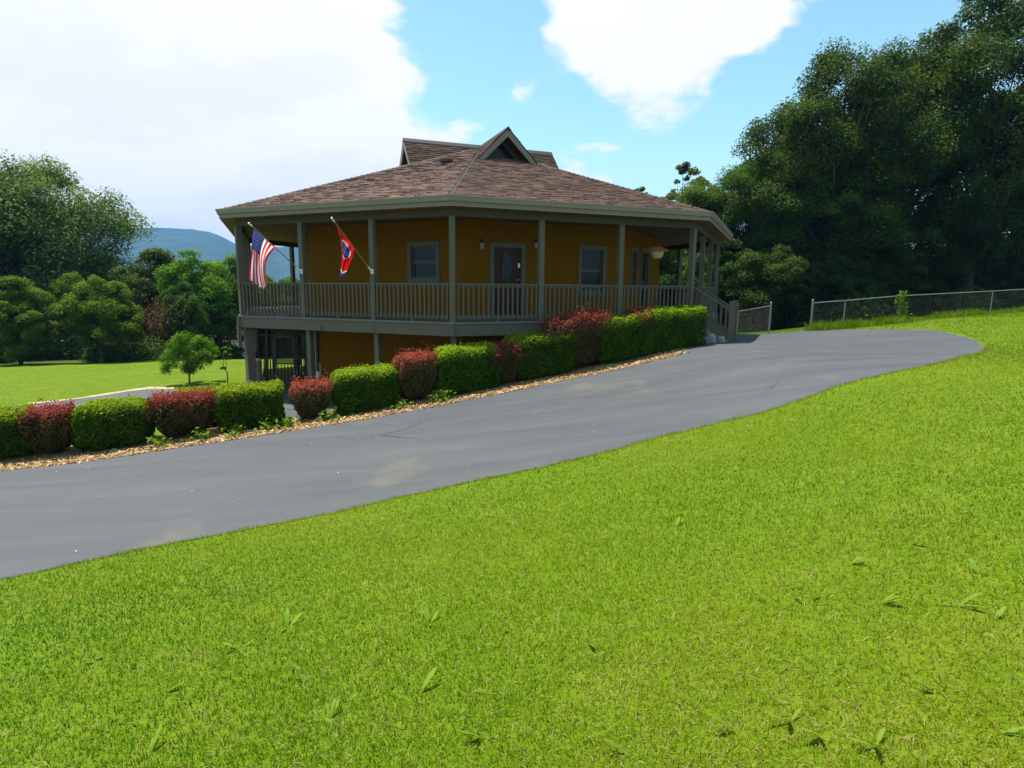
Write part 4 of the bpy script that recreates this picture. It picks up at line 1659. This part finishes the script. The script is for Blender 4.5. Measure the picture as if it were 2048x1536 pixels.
def tree_parts(seed, height, crown_r, crown_bot, n_clump, n_leaf, leaf_s, trunk_r, flat=.75, lean=0.0, sparse=0.0, spread=1.0):
    """returns meshes (trunk, crown): tapered trunk with limbs, crown of leaf clumps"""
    rng = np.random.default_rng(seed)
    ch = height - crown_bot
    cc = np.array([lean, 0, crown_bot + ch * .52])
    rad_ = np.array([crown_r, crown_r, ch * .5])
    # boughs: big lobes spread over the crown, each carrying leaf clumps on its outer side
    n_lobe = max(5, n_clump // 9)
    lob = []
    for _ in range(n_lobe):
        best, bd = None, -1
        for _t in range(12):                 # keep the boughs apart
            d = rng.normal(size=3)
            d /= np.linalg.norm(d)
            p = d * rng.uniform(.25, .80)
            dm = min([np.linalg.norm(p - q_) for q_ in lob] or [9])
            if dm > bd:
                best, bd = p, dm
        lob.append(best)
    lr2 = rng.uniform(.26, .46, n_lobe) * (1.25 if n_lobe < 8 else 1.0)
    C = []
    for i in range(n_clump):
        j = i % n_lobe
        d = rng.normal(size=3) + lob[j] * .9 + np.array([0, 0, .25])
        d /= np.linalg.norm(d)
        C.append(cc + (lob[j] + d * lr2[j] * rng.uniform(.55, 1.0) * np.array([1, 1, .8])) * rad_ * .90)
    C = np.array(C)
    cr = crown_r * rng.uniform(.10, .22, len(C)) * spread
    # leaves
    wts = cr ** 2
    idx = rng.choice(len(C), n_leaf, p=wts / wts.sum())
    d = rng.normal(size=(n_leaf, 3))
    d /= np.linalg.norm(d, axis=1, keepdims=True)
    rr_ = rng.uniform(0, 1, n_leaf) ** .42
    P = C[idx] + d * (rr_ * cr[idx])[:, None] * np.array([1, 1, flat]) * (1 + .12 * rng.normal(size=(n_leaf, 1)) * (rng.uniform(size=(n_leaf, 1)) < .3))
    # droop: leaves hang a little at the clump rim
    P[:, 2] -= (np.hypot(d[:, 0], d[:, 1]) * rr_) ** 2 * cr[idx] * .3
    N = d * np.array([.7, .7, .8]) + rng.normal(0, .55, (n_leaf, 3)) + np.array([0, 0, .45])
    ct = rng.normal(0, .16, len(C))
    tone = np.clip(.42 + ct[idx] + .16 * d[:, 2] + rng.normal(0, .14, n_leaf), 0, 1)  # clump tops toned lighter, light from above painted into the leaves
    V, Fq = leaf_quads(P, N, rng.uniform(.7, 1.3, n_leaf) * leaf_s, .62, rng, .1)
    crown = np_mesh('crown', V, Fq, {'tone': np.repeat(tone, 4)})
    # wood
    mb = MB()
    zt = crown_bot + ch * .7
    path = [(0, 0, -.4), (.02, .0, .4), (lean * .15 + .06 * rng.normal(), .05 * rng.normal(), crown_bot * .6 + .3), (lean * .5, .12 * rng.normal(), crown_bot + ch * .25), (lean * .9, .1, zt)]
    mb.tube(path, [trunk_r * 1.5, trunk_r, trunk_r * .82, trunk_r * .55, trunk_r * .15], 9)
    order = rng.permutation(len(C))[:int(14 + len(C) * .14)]
    for i in order:
        p = C[i]
        f_ = rng.uniform(.15, .75)
        z0_ = min(crown_bot * .7 + (zt - crown_bot * .7) * f_, p[2] - .2 * abs(p[2]) * .3)
        z0_ = max(z0_, crown_bot * .5)
        st = np.array([lean * .5, 0, z0_])
        mid = st * .45 + p * .55 + np.array([0, 0, .06 * height * rng.uniform(-.3, 1)])
        r0 = trunk_r * rng.uniform(.22, .4)
        mb.tube([st, mid, p], [r0, r0 * .6, r0 * .15], 5, cap=False)
    return mb.mesh('trunk', 0, True), crown


KINDS = {
    'oak_a': tree_parts(3, 12.5, 6.4, 1.0, 300, 140000, .165, .30, spread=1.25),
    'oak_b': tree_parts(11, 18.5, 6.2, 2.0, 280, 130000, .16, .36),
    'oak_c': tree_parts(23, 18.0, 5.6, 1.6, 260, 125000, .16, .34),
    'round_a': tree_parts(31, 8.0, 3.4, .15, 200, 52000, .145, .16),
    'round_b': tree_parts(41, 8.0, 3.0, .1, 190, 50000, .15, .14, spread=1.15),
    'thin': tree_parts(53, 12.0, 2.3, 3.0, 90, 9000, .17, .12, flat=.7, spread=.75),
}
for kk, (tm, cm) in KINDS.items():
    tm.materials.append(MATS['bark'])




def tree(name, kind, x, y, hgt, label, leaf, rz=0.0, wid=1.0, group=None):
    tm, cm = KINDS[kind]
    base_h = {'oak_a': 12.5, 'oak_b': 18.5, 'oak_c': 18.0, 'round_a': 8.0, 'round_b': 8.0, 'thin': 12.0}[kind]
    if len(cm.materials) == 0:
        cm.materials.append(MATS[leaf])
    root = empty(name, (x, y, h1(x, y) - .05), rz)
    s = hgt / base_h
    root.scale = (s * wid, s * wid, s)
    tag(root, label, 'tree', group)
    link('trunk', tm, None, root)
    cr_ = link('crown', cm, None, root)
    cr_.material_slots[0].link = 'OBJECT'
    cr_.material_slots[0].material = MATS[leaf]
    return root


def tree_px(name, kind, u, vtop, y, label, leaf, rz=0.0, wid=1.0, group=None):
    p = at_depth(u, vtop, y)
    return tree(name, kind, p[0], y, (p[2] - h1(p[0], y)) * 1.0, label, leaf, rz, wid, group)


GL, GR, GB = 'trees along the left lawn', 'trees behind the chain-link fence', 'trees in the background wood'
tree_px('oak_tree', 'oak_a', 20, 318, 43, 'tall broad grey-green oak rising above the left tree line', 'leaf_grey', .4, 1.08, GL)
tree_px('oak_tree', 'oak_a', -260, 350, 45, 'tall oak standing past the broad grey-green oak on the left', 'leaf_grey', 2.4, 1.1, GL)
for (u, v, y, kd, lf, wd, lab) in (
        (20, 548, 32.6, 'round_b', 'leaf_light', 1.15, 'bright yellow-green small tree in front of the broad oak'),
        (185, 535, 34, 'round_a', 'leaf_light', 1.1, 'light green layered small tree at the foot of the broad oak'),
        (-120, 520, 34, 'round_a', 'leaf_oak', 1.1, 'dark small tree beside the bright yellow-green tree'),
        (308, 492, 41, 'round_b', 'leaf_oak', 1.05, 'mid green round tree below the blue mountain'),
        (425, 488, 40, 'round_a', 'leaf_light', 1.05, 'light green tree beside the porch corner below the mountain'),
        (365, 560, 36.5, 'round_b', 'leaf_oak', .8, 'low dark tree behind the young lawn tree'),
        (545, 540, 43, 'round_a', 'leaf_light', 1.1, 'green tree seen through the left porch bay behind the striped flag'),
        (640, 560, 45, 'round_b', 'leaf_oak', 1.1, 'tree behind the house beyond the porch')):
    tree_px('deciduous_tree', kd, u, v, y, lab, lf, u * .37, wd, GL)
for i, (u, v, y) in enumerate(((-180, 480, 52), (90, 470, 54), (230, 505, 50), (345, 515, 53), (470, 520, 55), (580, 552, 56), (720, 560, 55))):
    tree_px('deciduous_tree', ('round_a', 'round_b')[i % 2], u, v, y, 'dark tree filling in behind the front tree line', 'leaf_dark', i * 1.3, 1.25, GB)
for (u, v, y, kd, lf, wd, lab) in (
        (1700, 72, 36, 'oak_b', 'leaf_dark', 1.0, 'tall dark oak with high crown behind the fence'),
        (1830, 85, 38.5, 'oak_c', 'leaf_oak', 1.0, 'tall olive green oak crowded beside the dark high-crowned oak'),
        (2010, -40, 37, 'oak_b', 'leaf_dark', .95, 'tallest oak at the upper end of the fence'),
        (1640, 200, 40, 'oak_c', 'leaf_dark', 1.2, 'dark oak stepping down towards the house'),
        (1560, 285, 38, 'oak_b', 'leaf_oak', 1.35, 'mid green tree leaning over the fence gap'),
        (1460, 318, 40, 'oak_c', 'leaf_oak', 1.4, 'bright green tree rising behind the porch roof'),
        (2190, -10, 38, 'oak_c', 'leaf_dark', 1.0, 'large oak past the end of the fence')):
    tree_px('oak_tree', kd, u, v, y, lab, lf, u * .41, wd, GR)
tree_px('slender_tree', 'thin', 1372, 318, 44, 'thin airy tree showing above the right end of the roof', 'leaf_grey', 0.7, 1.15, GR)
tree_px('slender_tree', 'thin', 1283, 368, 47, 'thin airy tree whose tip just shows over the roof slope', 'leaf_grey', 1.7, .9, GR)
for i, (u, v, y, kd) in enumerate(((1350, 455, 37, 'round_a'), (1440, 470, 34, 'round_b'), (1520, 480, 33, 'round_a'), (1600, 500, 35, 'round_b'), (1690, 500, 34.5, 'round_a'), (1780, 480, 36, 'round_b'), (1880, 470, 37, 'round_a'), (1985, 440, 38, 'round_b'), (2090, 430, 39, 'round_a'), (1260, 470, 42, 'round_b'))):
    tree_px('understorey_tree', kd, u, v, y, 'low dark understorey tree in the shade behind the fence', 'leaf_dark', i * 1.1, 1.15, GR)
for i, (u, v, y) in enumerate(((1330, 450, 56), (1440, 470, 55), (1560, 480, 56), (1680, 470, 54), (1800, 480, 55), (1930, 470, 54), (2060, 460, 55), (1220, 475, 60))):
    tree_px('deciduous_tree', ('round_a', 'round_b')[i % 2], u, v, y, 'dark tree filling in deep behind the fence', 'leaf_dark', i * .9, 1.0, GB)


def undergrowth(label, line, n_, spread, hgt, leaf, seed, leaf_s=.20):
    rng = np.random.default_rng(seed)
    L = np.array(line, float)
    seg = np.r_[0, np.cumsum(np.hypot(*np.diff(L, axis=0).T))]
    nc = int(seg[-1] * 1.1)
    s = rng.uniform(0, seg[-1], nc)
    c = np.c_[np.interp(s, seg, L[:, 0]), np.interp(s, seg, L[:, 1])] + rng.normal(0, spread, (nc, 2))
    cr = rng.uniform(.5, 1.3, nc) * hgt
    i = rng.choice(nc, n_, p=cr ** 2 / (cr ** 2).sum())
    d = rng.normal(size=(n_, 3))
    d /= np.linalg.norm(d, axis=1, keepdims=True)
    d[:, 2] = np.abs(d[:, 2])
    rr_ = rng.uniform(.2, 1, n_) ** .5
    xy = c[i] + d[:, :2] * (rr_ * cr[i])[:, None]
    z = H(xy[:, 0], xy[:, 1]) + d[:, 2] * rr_ * cr[i] * .95
    V, Fq = leaf_quads(np.c_[xy, z], d + rng.normal(0, .6, (n_, 3)), rng.uniform(.6, 1.3, n_) * leaf_s, .6, rng)
    tone = np.clip(.4 + rng.normal(0, .2, nc)[i] + rng.normal(0, .15, n_), 0, 1)
    o = link('undergrowth', np_mesh('undergrowth', V, Fq, {'tone': np.repeat(tone, 4)}), leaf)
    tag(o, label, 'undergrowth', kind='stuff')


ll = [at_depth(u, 700, y)[:2] for u, y in ((-300, 37), (0, 38), (150, 38.5), (300, 39), (420, 39), (560, 41), (760, 43))]
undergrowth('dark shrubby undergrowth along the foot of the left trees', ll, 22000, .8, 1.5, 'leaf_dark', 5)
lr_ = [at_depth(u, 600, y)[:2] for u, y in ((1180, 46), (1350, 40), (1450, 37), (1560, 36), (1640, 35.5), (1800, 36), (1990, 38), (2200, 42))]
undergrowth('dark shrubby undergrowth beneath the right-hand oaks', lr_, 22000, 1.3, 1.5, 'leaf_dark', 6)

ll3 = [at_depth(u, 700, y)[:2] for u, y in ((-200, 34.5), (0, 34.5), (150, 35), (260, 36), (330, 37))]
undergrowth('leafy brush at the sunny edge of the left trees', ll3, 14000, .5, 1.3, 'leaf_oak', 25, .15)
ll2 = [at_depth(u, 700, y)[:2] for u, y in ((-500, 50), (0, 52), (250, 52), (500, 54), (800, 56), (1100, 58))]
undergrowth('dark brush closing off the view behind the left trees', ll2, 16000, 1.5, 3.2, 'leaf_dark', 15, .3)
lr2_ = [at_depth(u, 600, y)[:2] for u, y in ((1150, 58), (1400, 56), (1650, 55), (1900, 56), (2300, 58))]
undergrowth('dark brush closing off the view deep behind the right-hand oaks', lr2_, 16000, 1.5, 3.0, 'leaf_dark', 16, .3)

# young tree and sapling on the lower lawn
tm, cm = tree_parts(71, 2.35, 1.25, .15, 90, 9500, .075, .035, flat=.9, spread=1.1)
tm.materials.append(MATS['bark'])
cm.materials.append(MATS['leaf_light'])
p = ground_px(385, 768)
yt = empty('young_tree', (p[0] - .1, p[1], p[2] - .03), .5)
hh = at_depth(365, 664, p[1])[2] - p[2]
yt.scale = (hh / 2.35 * 1.0,) * 2 + (hh / 2.35 * 1.16,)
tag(yt, 'small rounded young tree on the sunny lower lawn', 'tree')
link('trunk', tm, None, yt)
link('crown', cm, None, yt)
tm, cm = tree_parts(77, 1.4, .36, .45, 12, 260, .07, .016, flat=.7)
tm.materials.append(MATS['twig'])
cm.materials.append(MATS['leaf_light'])
p = ground_px(455, 770)
sp = empty('sapling', tuple(p), 1.0)
sp.scale = (1.0, 1.0, 1.0)
tag(sp, 'spindly leafless-stemmed sapling between the young tree and the patio', 'sapling')
link('trunk', tm, None, sp)
link('crown', cm, None, sp)
# dead brown branch hanging in the left trees
n = 1500
c = at_depth(312, 640, 35.2)
P = c + RNG.normal(0, 1, (n, 3)) * np.array([.65, .4, .55])
br = empty('dead_branch', tuple(c))
tag(br, 'dead brown leafy branch caught in the dark left trees', 'branch')
V, Fq = leaf_quads(P - c, RNG.normal(size=(n, 3)), RNG.uniform(.06, .16, n), .4)
link('leaves', np_mesh('leaves', V, Fq, {'tone': np.repeat(RNG.uniform(0, 1, n), 4)}), 'leaf_dead', br)
mb = MB()
mb.tube([(-.9, 0, -.5), (0, 0, .1), (.8, .1, .6), (1.5, .6, 1.4)], [.015, .03, .045, .06], 6)
link('limb', mb.mesh('limb'), 'bark', br)

# vine on a fence post
fp = fpts[2]
vz = h1(*fp)
vn = empty('vine', (fp[0], fp[1] - .05, vz))
tag(vn, 'leafy green vine climbing a post of the long fence', 'vine')
n = 260
P = np.c_[RNG.normal(0, .10, n), RNG.normal(-.03, .05, n), RNG.uniform(.05, 1.25, n)]
P[:, 0] += .12 * np.sin(P[:, 2] * 5)
V, Fq = leaf_quads(P, np.array([0, -1, .6]) + RNG.normal(0, .5, (n, 3)), RNG.uniform(.06, .13, n), .8)
link('leaves', np_mesh('leaves', V, Fq, {'tone': np.repeat(RNG.uniform(.5, 1, n), 4)}), 'leaf_light', vn)
mb = MB()
mb.tube([(.12 * sin(z * 5), -.03, z) for z in np.linspace(-.05, 1.2, 9)], .008, 5)
link('stem', mb.mesh('stem'), 'twig', vn)

# ------------------------------------------------------------------ grass


def blades(P, hgt, wid, lean, tone, rng, seg2=True):
    """P (n,3) roots; returns V, faces"""
    n_ = len(P)
    a = rng.uniform(0, 2 * pi, n_)
    f_ = rng.uniform(0, 2 * pi, n_)
    side = np.c_[np.cos(a), np.sin(a), np.zeros(n_)] * (wid / 2)[:, None]
    ld = np.c_[np.cos(f_), np.sin(f_), np.zeros(n_)] * (lean * hgt)[:, None]
    up = np.zeros((n_, 3))
    up[:, 2] = hgt
    if seg2:
        mid = P + up * .55 + ld * .35
        tip = P + up * np.sqrt(np.maximum(.15, 1 - .5 * lean[:, None] ** 2)) + ld
        V = np.stack([P - side, P + side, mid + side * .8, mid - side * .8, tip], 1).reshape(-1, 3)
        b0 = np.arange(n_)[:, None] * 5
        return V, [b0 + np.array([[0, 1, 2, 3]]), b0 + np.array([[3, 2, 4]])], 5
    tip = P + up + ld
    V = np.stack([P - side, P + side, tip], 1).reshape(-1, 3)
    return V, [np.arange(n_)[:, None] * 3 + np.array([[0, 1, 2]])], 3


DR = [tuple(p) for p in DRIVE]
BED = [tuple(p) for p in bed]
LOW = [tuple(p) for p in LOWER]


def lawn_noise(x, y):
    return (np.sin(x * .9 + 1.3 * np.sin(y * .7)) + np.sin(y * 1.1 + 1.7 * np.sin(x * .6 + 2)) + .8 * np.sin(x * 2.3 + y * 1.9) + .6 * np.sin(x * 4.1 - y * 3.3 + 1)) / 3.4


TA, TB = ground_px(1520, 893)[:2], ground_px(1060, 985)[:2]


def track(x, y):
    """a worn, strawy strip across the lawn"""
    ab = TB - TA
    P = np.c_[x, y] - TA
    f_ = (P @ ab) / (ab @ ab)
    dd = np.abs(P[:, 0] * ab[1] - P[:, 1] * ab[0]) / np.linalg.norm(ab)
    return np.exp(-(dd / .16) ** 2) * np.clip(1.3 - 2.2 * np.abs(f_ - .45), 0, 1)


def grass_zone(name, d0, d1, n_, hfun, wfun, label, seed, keep=None, two=True, flat=0.0):
    rng = np.random.default_rng(seed)
    # even per square metre scaled towards the camera: pick distance with weight d^-0.7
    pw = 1 - .45
    q_ = rng.uniform(0, 1, n_)
    d = (d0 ** (pw + 0.0) + q_ * (d1 ** pw - d0 ** pw)) ** (1 / pw)
    a = rng.uniform(-.80, .80, n_)
    x, y = d * np.sin(a), d * np.cos(a)
    P2 = np.c_[x, y]
    ok = ~in_poly(P2, DR) & ~in_poly(P2, BED) & ~in_poly(P2, LOW)
    if keep is not None:
        ok &= keep(x, y)
    x, y, d = x[ok], y[ok], d[ok]
    n2 = len(x)
    ns = lawn_noise(x, y)
    z = H(x, y) + lip(x, y) - .004
    hgt = hfun(d) * rng.uniform(.55, 1.3, n2) * (1 + .18 * ns)
    wd = wfun(d) * rng.uniform(.7, 1.3, n2)
    lean = rng.uniform(.2, 1.5, n2)
    big = lawn_noise(x * .45 + 3, y * .5)
    tone = np.clip(.40 - .46 * big + .20 * ns + rng.normal(0, .15, n2), 0, .79)
    dry = rng.uniform(size=n2) < np.clip(.07 + .07 * lawn_noise(x * 1.7 + 5, y * 1.3) - .06 * big + .10 * np.clip(1 - d / 5, 0, 1) + .22 * track(x, y), .01, 1)
    tone[dry] = rng.uniform(.84, 1, dry.sum())
    lean[dry] *= 1.5
    V, Fq, kv = blades(np.c_[x, y, z], hgt, wd, lean, tone, rng, two)
    o = link('grass', np_mesh('grass', V, Fq, {'tone': np.repeat(tone, kv)}), 'grass_blade')
    tag(o, label, 'grass', kind='stuff')


near_side = lambda x, y: (np.c_[x, y] @ N2 - EDGE_N > 4.0) | (x > 8.5)
far_side = lambda x, y: (np.c_[x, y] @ N2 - EDGE_N < -.9) & (x < 0) & (y < 37)
grass_zone('grass', 1.3, 42, 580000, lambda d: .033 + .0004 * d, lambda d: .0024 + .0006 * d, 'short mown grass of the sunny lawn in front of the drive', 1, near_side)
grass_zone('grass', 12, 36, 60000, lambda d: .022 + 0 * d, lambda d: .010 + .0006 * d, 'short mown grass of the lower left lawn', 3, far_side, False)
# ragged fringe where the lawn meets the asphalt
rng = np.random.default_rng(19)
ed = LAWN_EDGE[1:30]
sg_ = np.r_[0, np.cumsum(np.hypot(*np.diff(ed, axis=0).T))]
n = 14000
t_ = rng.uniform(0, sg_[-1], n)
cl = .5 + .5 * np.sin(t_ * 3.1) * np.sin(t_ * 7.7 + 1)
xy = np.c_[np.interp(t_, sg_, ed[:, 0]), np.interp(t_, sg_, ed[:, 1])] + N2 * (rng.normal(.02, .045, n) - .05 * cl + .03)[:, None]
V, Fq, kv = blades(np.c_[xy, H(xy[:, 0], xy[:, 1]) + lip(xy[:, 0], xy[:, 1])], rng.uniform(.02, .05, n) * (.6 + .6 * cl), np.full(n, .009), rng.uniform(.2, 1.1, n), None, rng, False)
tn = np.clip(rng.normal(.6, .15, n), 0, .8)
dr = rng.uniform(size=n) < .35
tn[dr] = rng.uniform(.85, 1, dr.sum())
o = link('grass', np_mesh('grass', V, Fq, {'tone': np.repeat(tn, kv)}), 'grass_blade')
tag(o, 'ragged grass fringe overhanging the edge of the asphalt drive', 'grass', kind='stuff')
# unmown fringe along the fence
rng = np.random.default_rng(9)
n = 7000
t_ = rng.uniform(0, 1, n)
fa = np.array(fpts)
k_ = t_ * (len(fa) - 1.001)
i_ = k_.astype(int)
xy = fa[i_] + (fa[i_ + 1] - fa[i_]) * (k_ - i_)[:, None] + rng.normal(0, .22, (n, 2)) - np.array([0, .25])
cl = .5 + .5 * np.sin(t_ * 61) * np.sin(t_ * 23 + 1)
V, Fq, kv = blades(np.c_[xy, H(xy[:, 0], xy[:, 1])], rng.uniform(.12, .42, n) * (.35 + .9 * cl), np.full(n, .022), rng.uniform(.1, .8, n), None, rng, True)
o = link('tall_grass', np_mesh('tall_grass', V, Fq, {'tone': np.repeat(np.clip(rng.normal(.4, .18, n), 0, .8), kv)}), 'grass_blade')
tag(o, 'tall unmown grass and weeds along the foot of the long fence', 'grass', kind='stuff')
# weeds between the bushes
rng = np.random.default_rng(12)
spots = [(318, 885), (405, 868), (470, 862), (535, 850), (575, 838), (655, 832), (800, 805), (870, 790), (885, 795)]
Pn, Tn = [], []
for (u, v) in spots:
    c = on_drive_plane(u, v, .35)
    m_ = 70
    Pn.append(np.c_[c[0] + rng.normal(0, .10, m_), c[1] + rng.normal(0, .10, m_), np.zeros(m_)])
Pn = np.vstack(Pn)
Pn[:, 2] = H(Pn[:, 0], Pn[:, 1]) + np.abs(rng.normal(0, .09, len(Pn))) + .02
V, Fq = leaf_quads(Pn, np.array([0, -.3, 1]) + rng.normal(0, .5, (len(Pn), 3)), rng.uniform(.05, .11, len(Pn)), .7, rng)
o = link('weeds', np_mesh('weeds', V, Fq, {'tone': np.repeat(rng.uniform(.4, 1, len(Pn)), 4)}), 'leaf_light')
tag(o, 'light green weeds sprouting between the hedge bushes', 'weeds', kind='stuff')

# broad-leaved weeds in the foreground lawn, each its own plant
weed_meshes = []
for s_ in range(5):
    rng = np.random.default_rng(300 + s_)
    mb = MB()
    a_w = rng.uniform(0, 2 * pi)
    for j in range(rng.integers(1, 4)):
        a = a_w + rng.normal(0, .9)
        L = rng.uniform(.06, .11)
        w_ = L * rng.uniform(.08, .13)
        d = np.array([cos(a), sin(a), 0])
        sd_ = np.array([-sin(a), cos(a), 0])
        lift = rng.uniform(.6, 1.3)
        pts = [d * L * f_ + np.array([0, 0, L * lift * f_ * (1 - .35 * f_)]) for f_ in (0, .3, .6, .85, 1)]
        ws = [w_ * .35, w_ * .8, w_, w_ * .7, w_ * .08]
        for (p, q_, w0, w1) in zip(pts, pts[1:], ws, ws[1:]):
            mb.poly([p - sd_ * w0, p + sd_ * w0, q_ + sd_ * w1, q_ - sd_ * w1])
    me = mb.mesh('leaves')
    at_ = me.attributes.new('tone', 'FLOAT', 'POINT')
    at_.data.foreach_set('value', np.full(len(me.vertices), .80, dtype=np.float32))
    me.materials.append(MATS['weed_leaf'])
    weed_meshes.append(me)
WP = [(195, 1330), (215, 1325), (480, 1300), (330, 1390), (590, 1360), (660, 1440), (840, 1390), (575, 1260), (1590, 1200), (1640, 1195), (1760, 1210), (1510, 1200), (1915, 1215), (1870, 1390), (1890, 1380), (1640, 1480), (1470, 1470), (1580, 1450),
      (1990, 1240), (2000, 1470), (1955, 1150), (1350, 1060), (860, 1250), (1180, 1290), (250, 1190), (1700, 1130), (1820, 1090), (1040, 1010), (1100, 1030), (300, 1510), (960, 1480), (1250, 1510), (1750, 1500)]
for i, (u, v) in enumerate(WP):
    p = ground_px(u, v, 20)
    o = link('lawn_weed', weed_meshes[i % 5])
    o.location = tuple(p)
    o.rotation_euler.z = i * 2.1
    s_ = random.uniform(.7, 1.15)
    o.scale = (s_, s_, s_)
    tag(o, 'broad-bladed light green weed standing out of the foreground lawn', 'weed', 'broad-leaved weeds in the foreground lawn')

# ------------------------------------------------------------------ haze
mb = MB()
x0, x1, y0, y1, z0, z1 = -3700, 3700, -3700, 3700, FAR_Z - 6.0, 330.0
mb.prism([(x0, y0, z0), (x1, y0, z0), (x1, y1, z0), (x0, y1, z0)], [(x0, y0, z1), (x1, y0, z1), (x1, y1, z1), (x0, y1, z1)])
m = bpy.data.materials.new('haze')
m.use_nodes = True
m.node_tree.nodes.clear()
t = NT(m.node_tree)
pv = t.node('ShaderNodeVolumePrincipled')
pv.inputs['Color'].default_value = (0.25, 0.47, 1.0, 1)
pv.inputs['Density'].default_value = 0.00021
pv.inputs['Anisotropy'].default_value = 0.1
mo = t.node('ShaderNodeOutputMaterial')
t.l.new(pv.outputs[0], mo.inputs['Volume'])
MATS['haze'] = m
o = link('haze', mb.mesh('haze'), 'haze')
tag(o, kind='stuff')
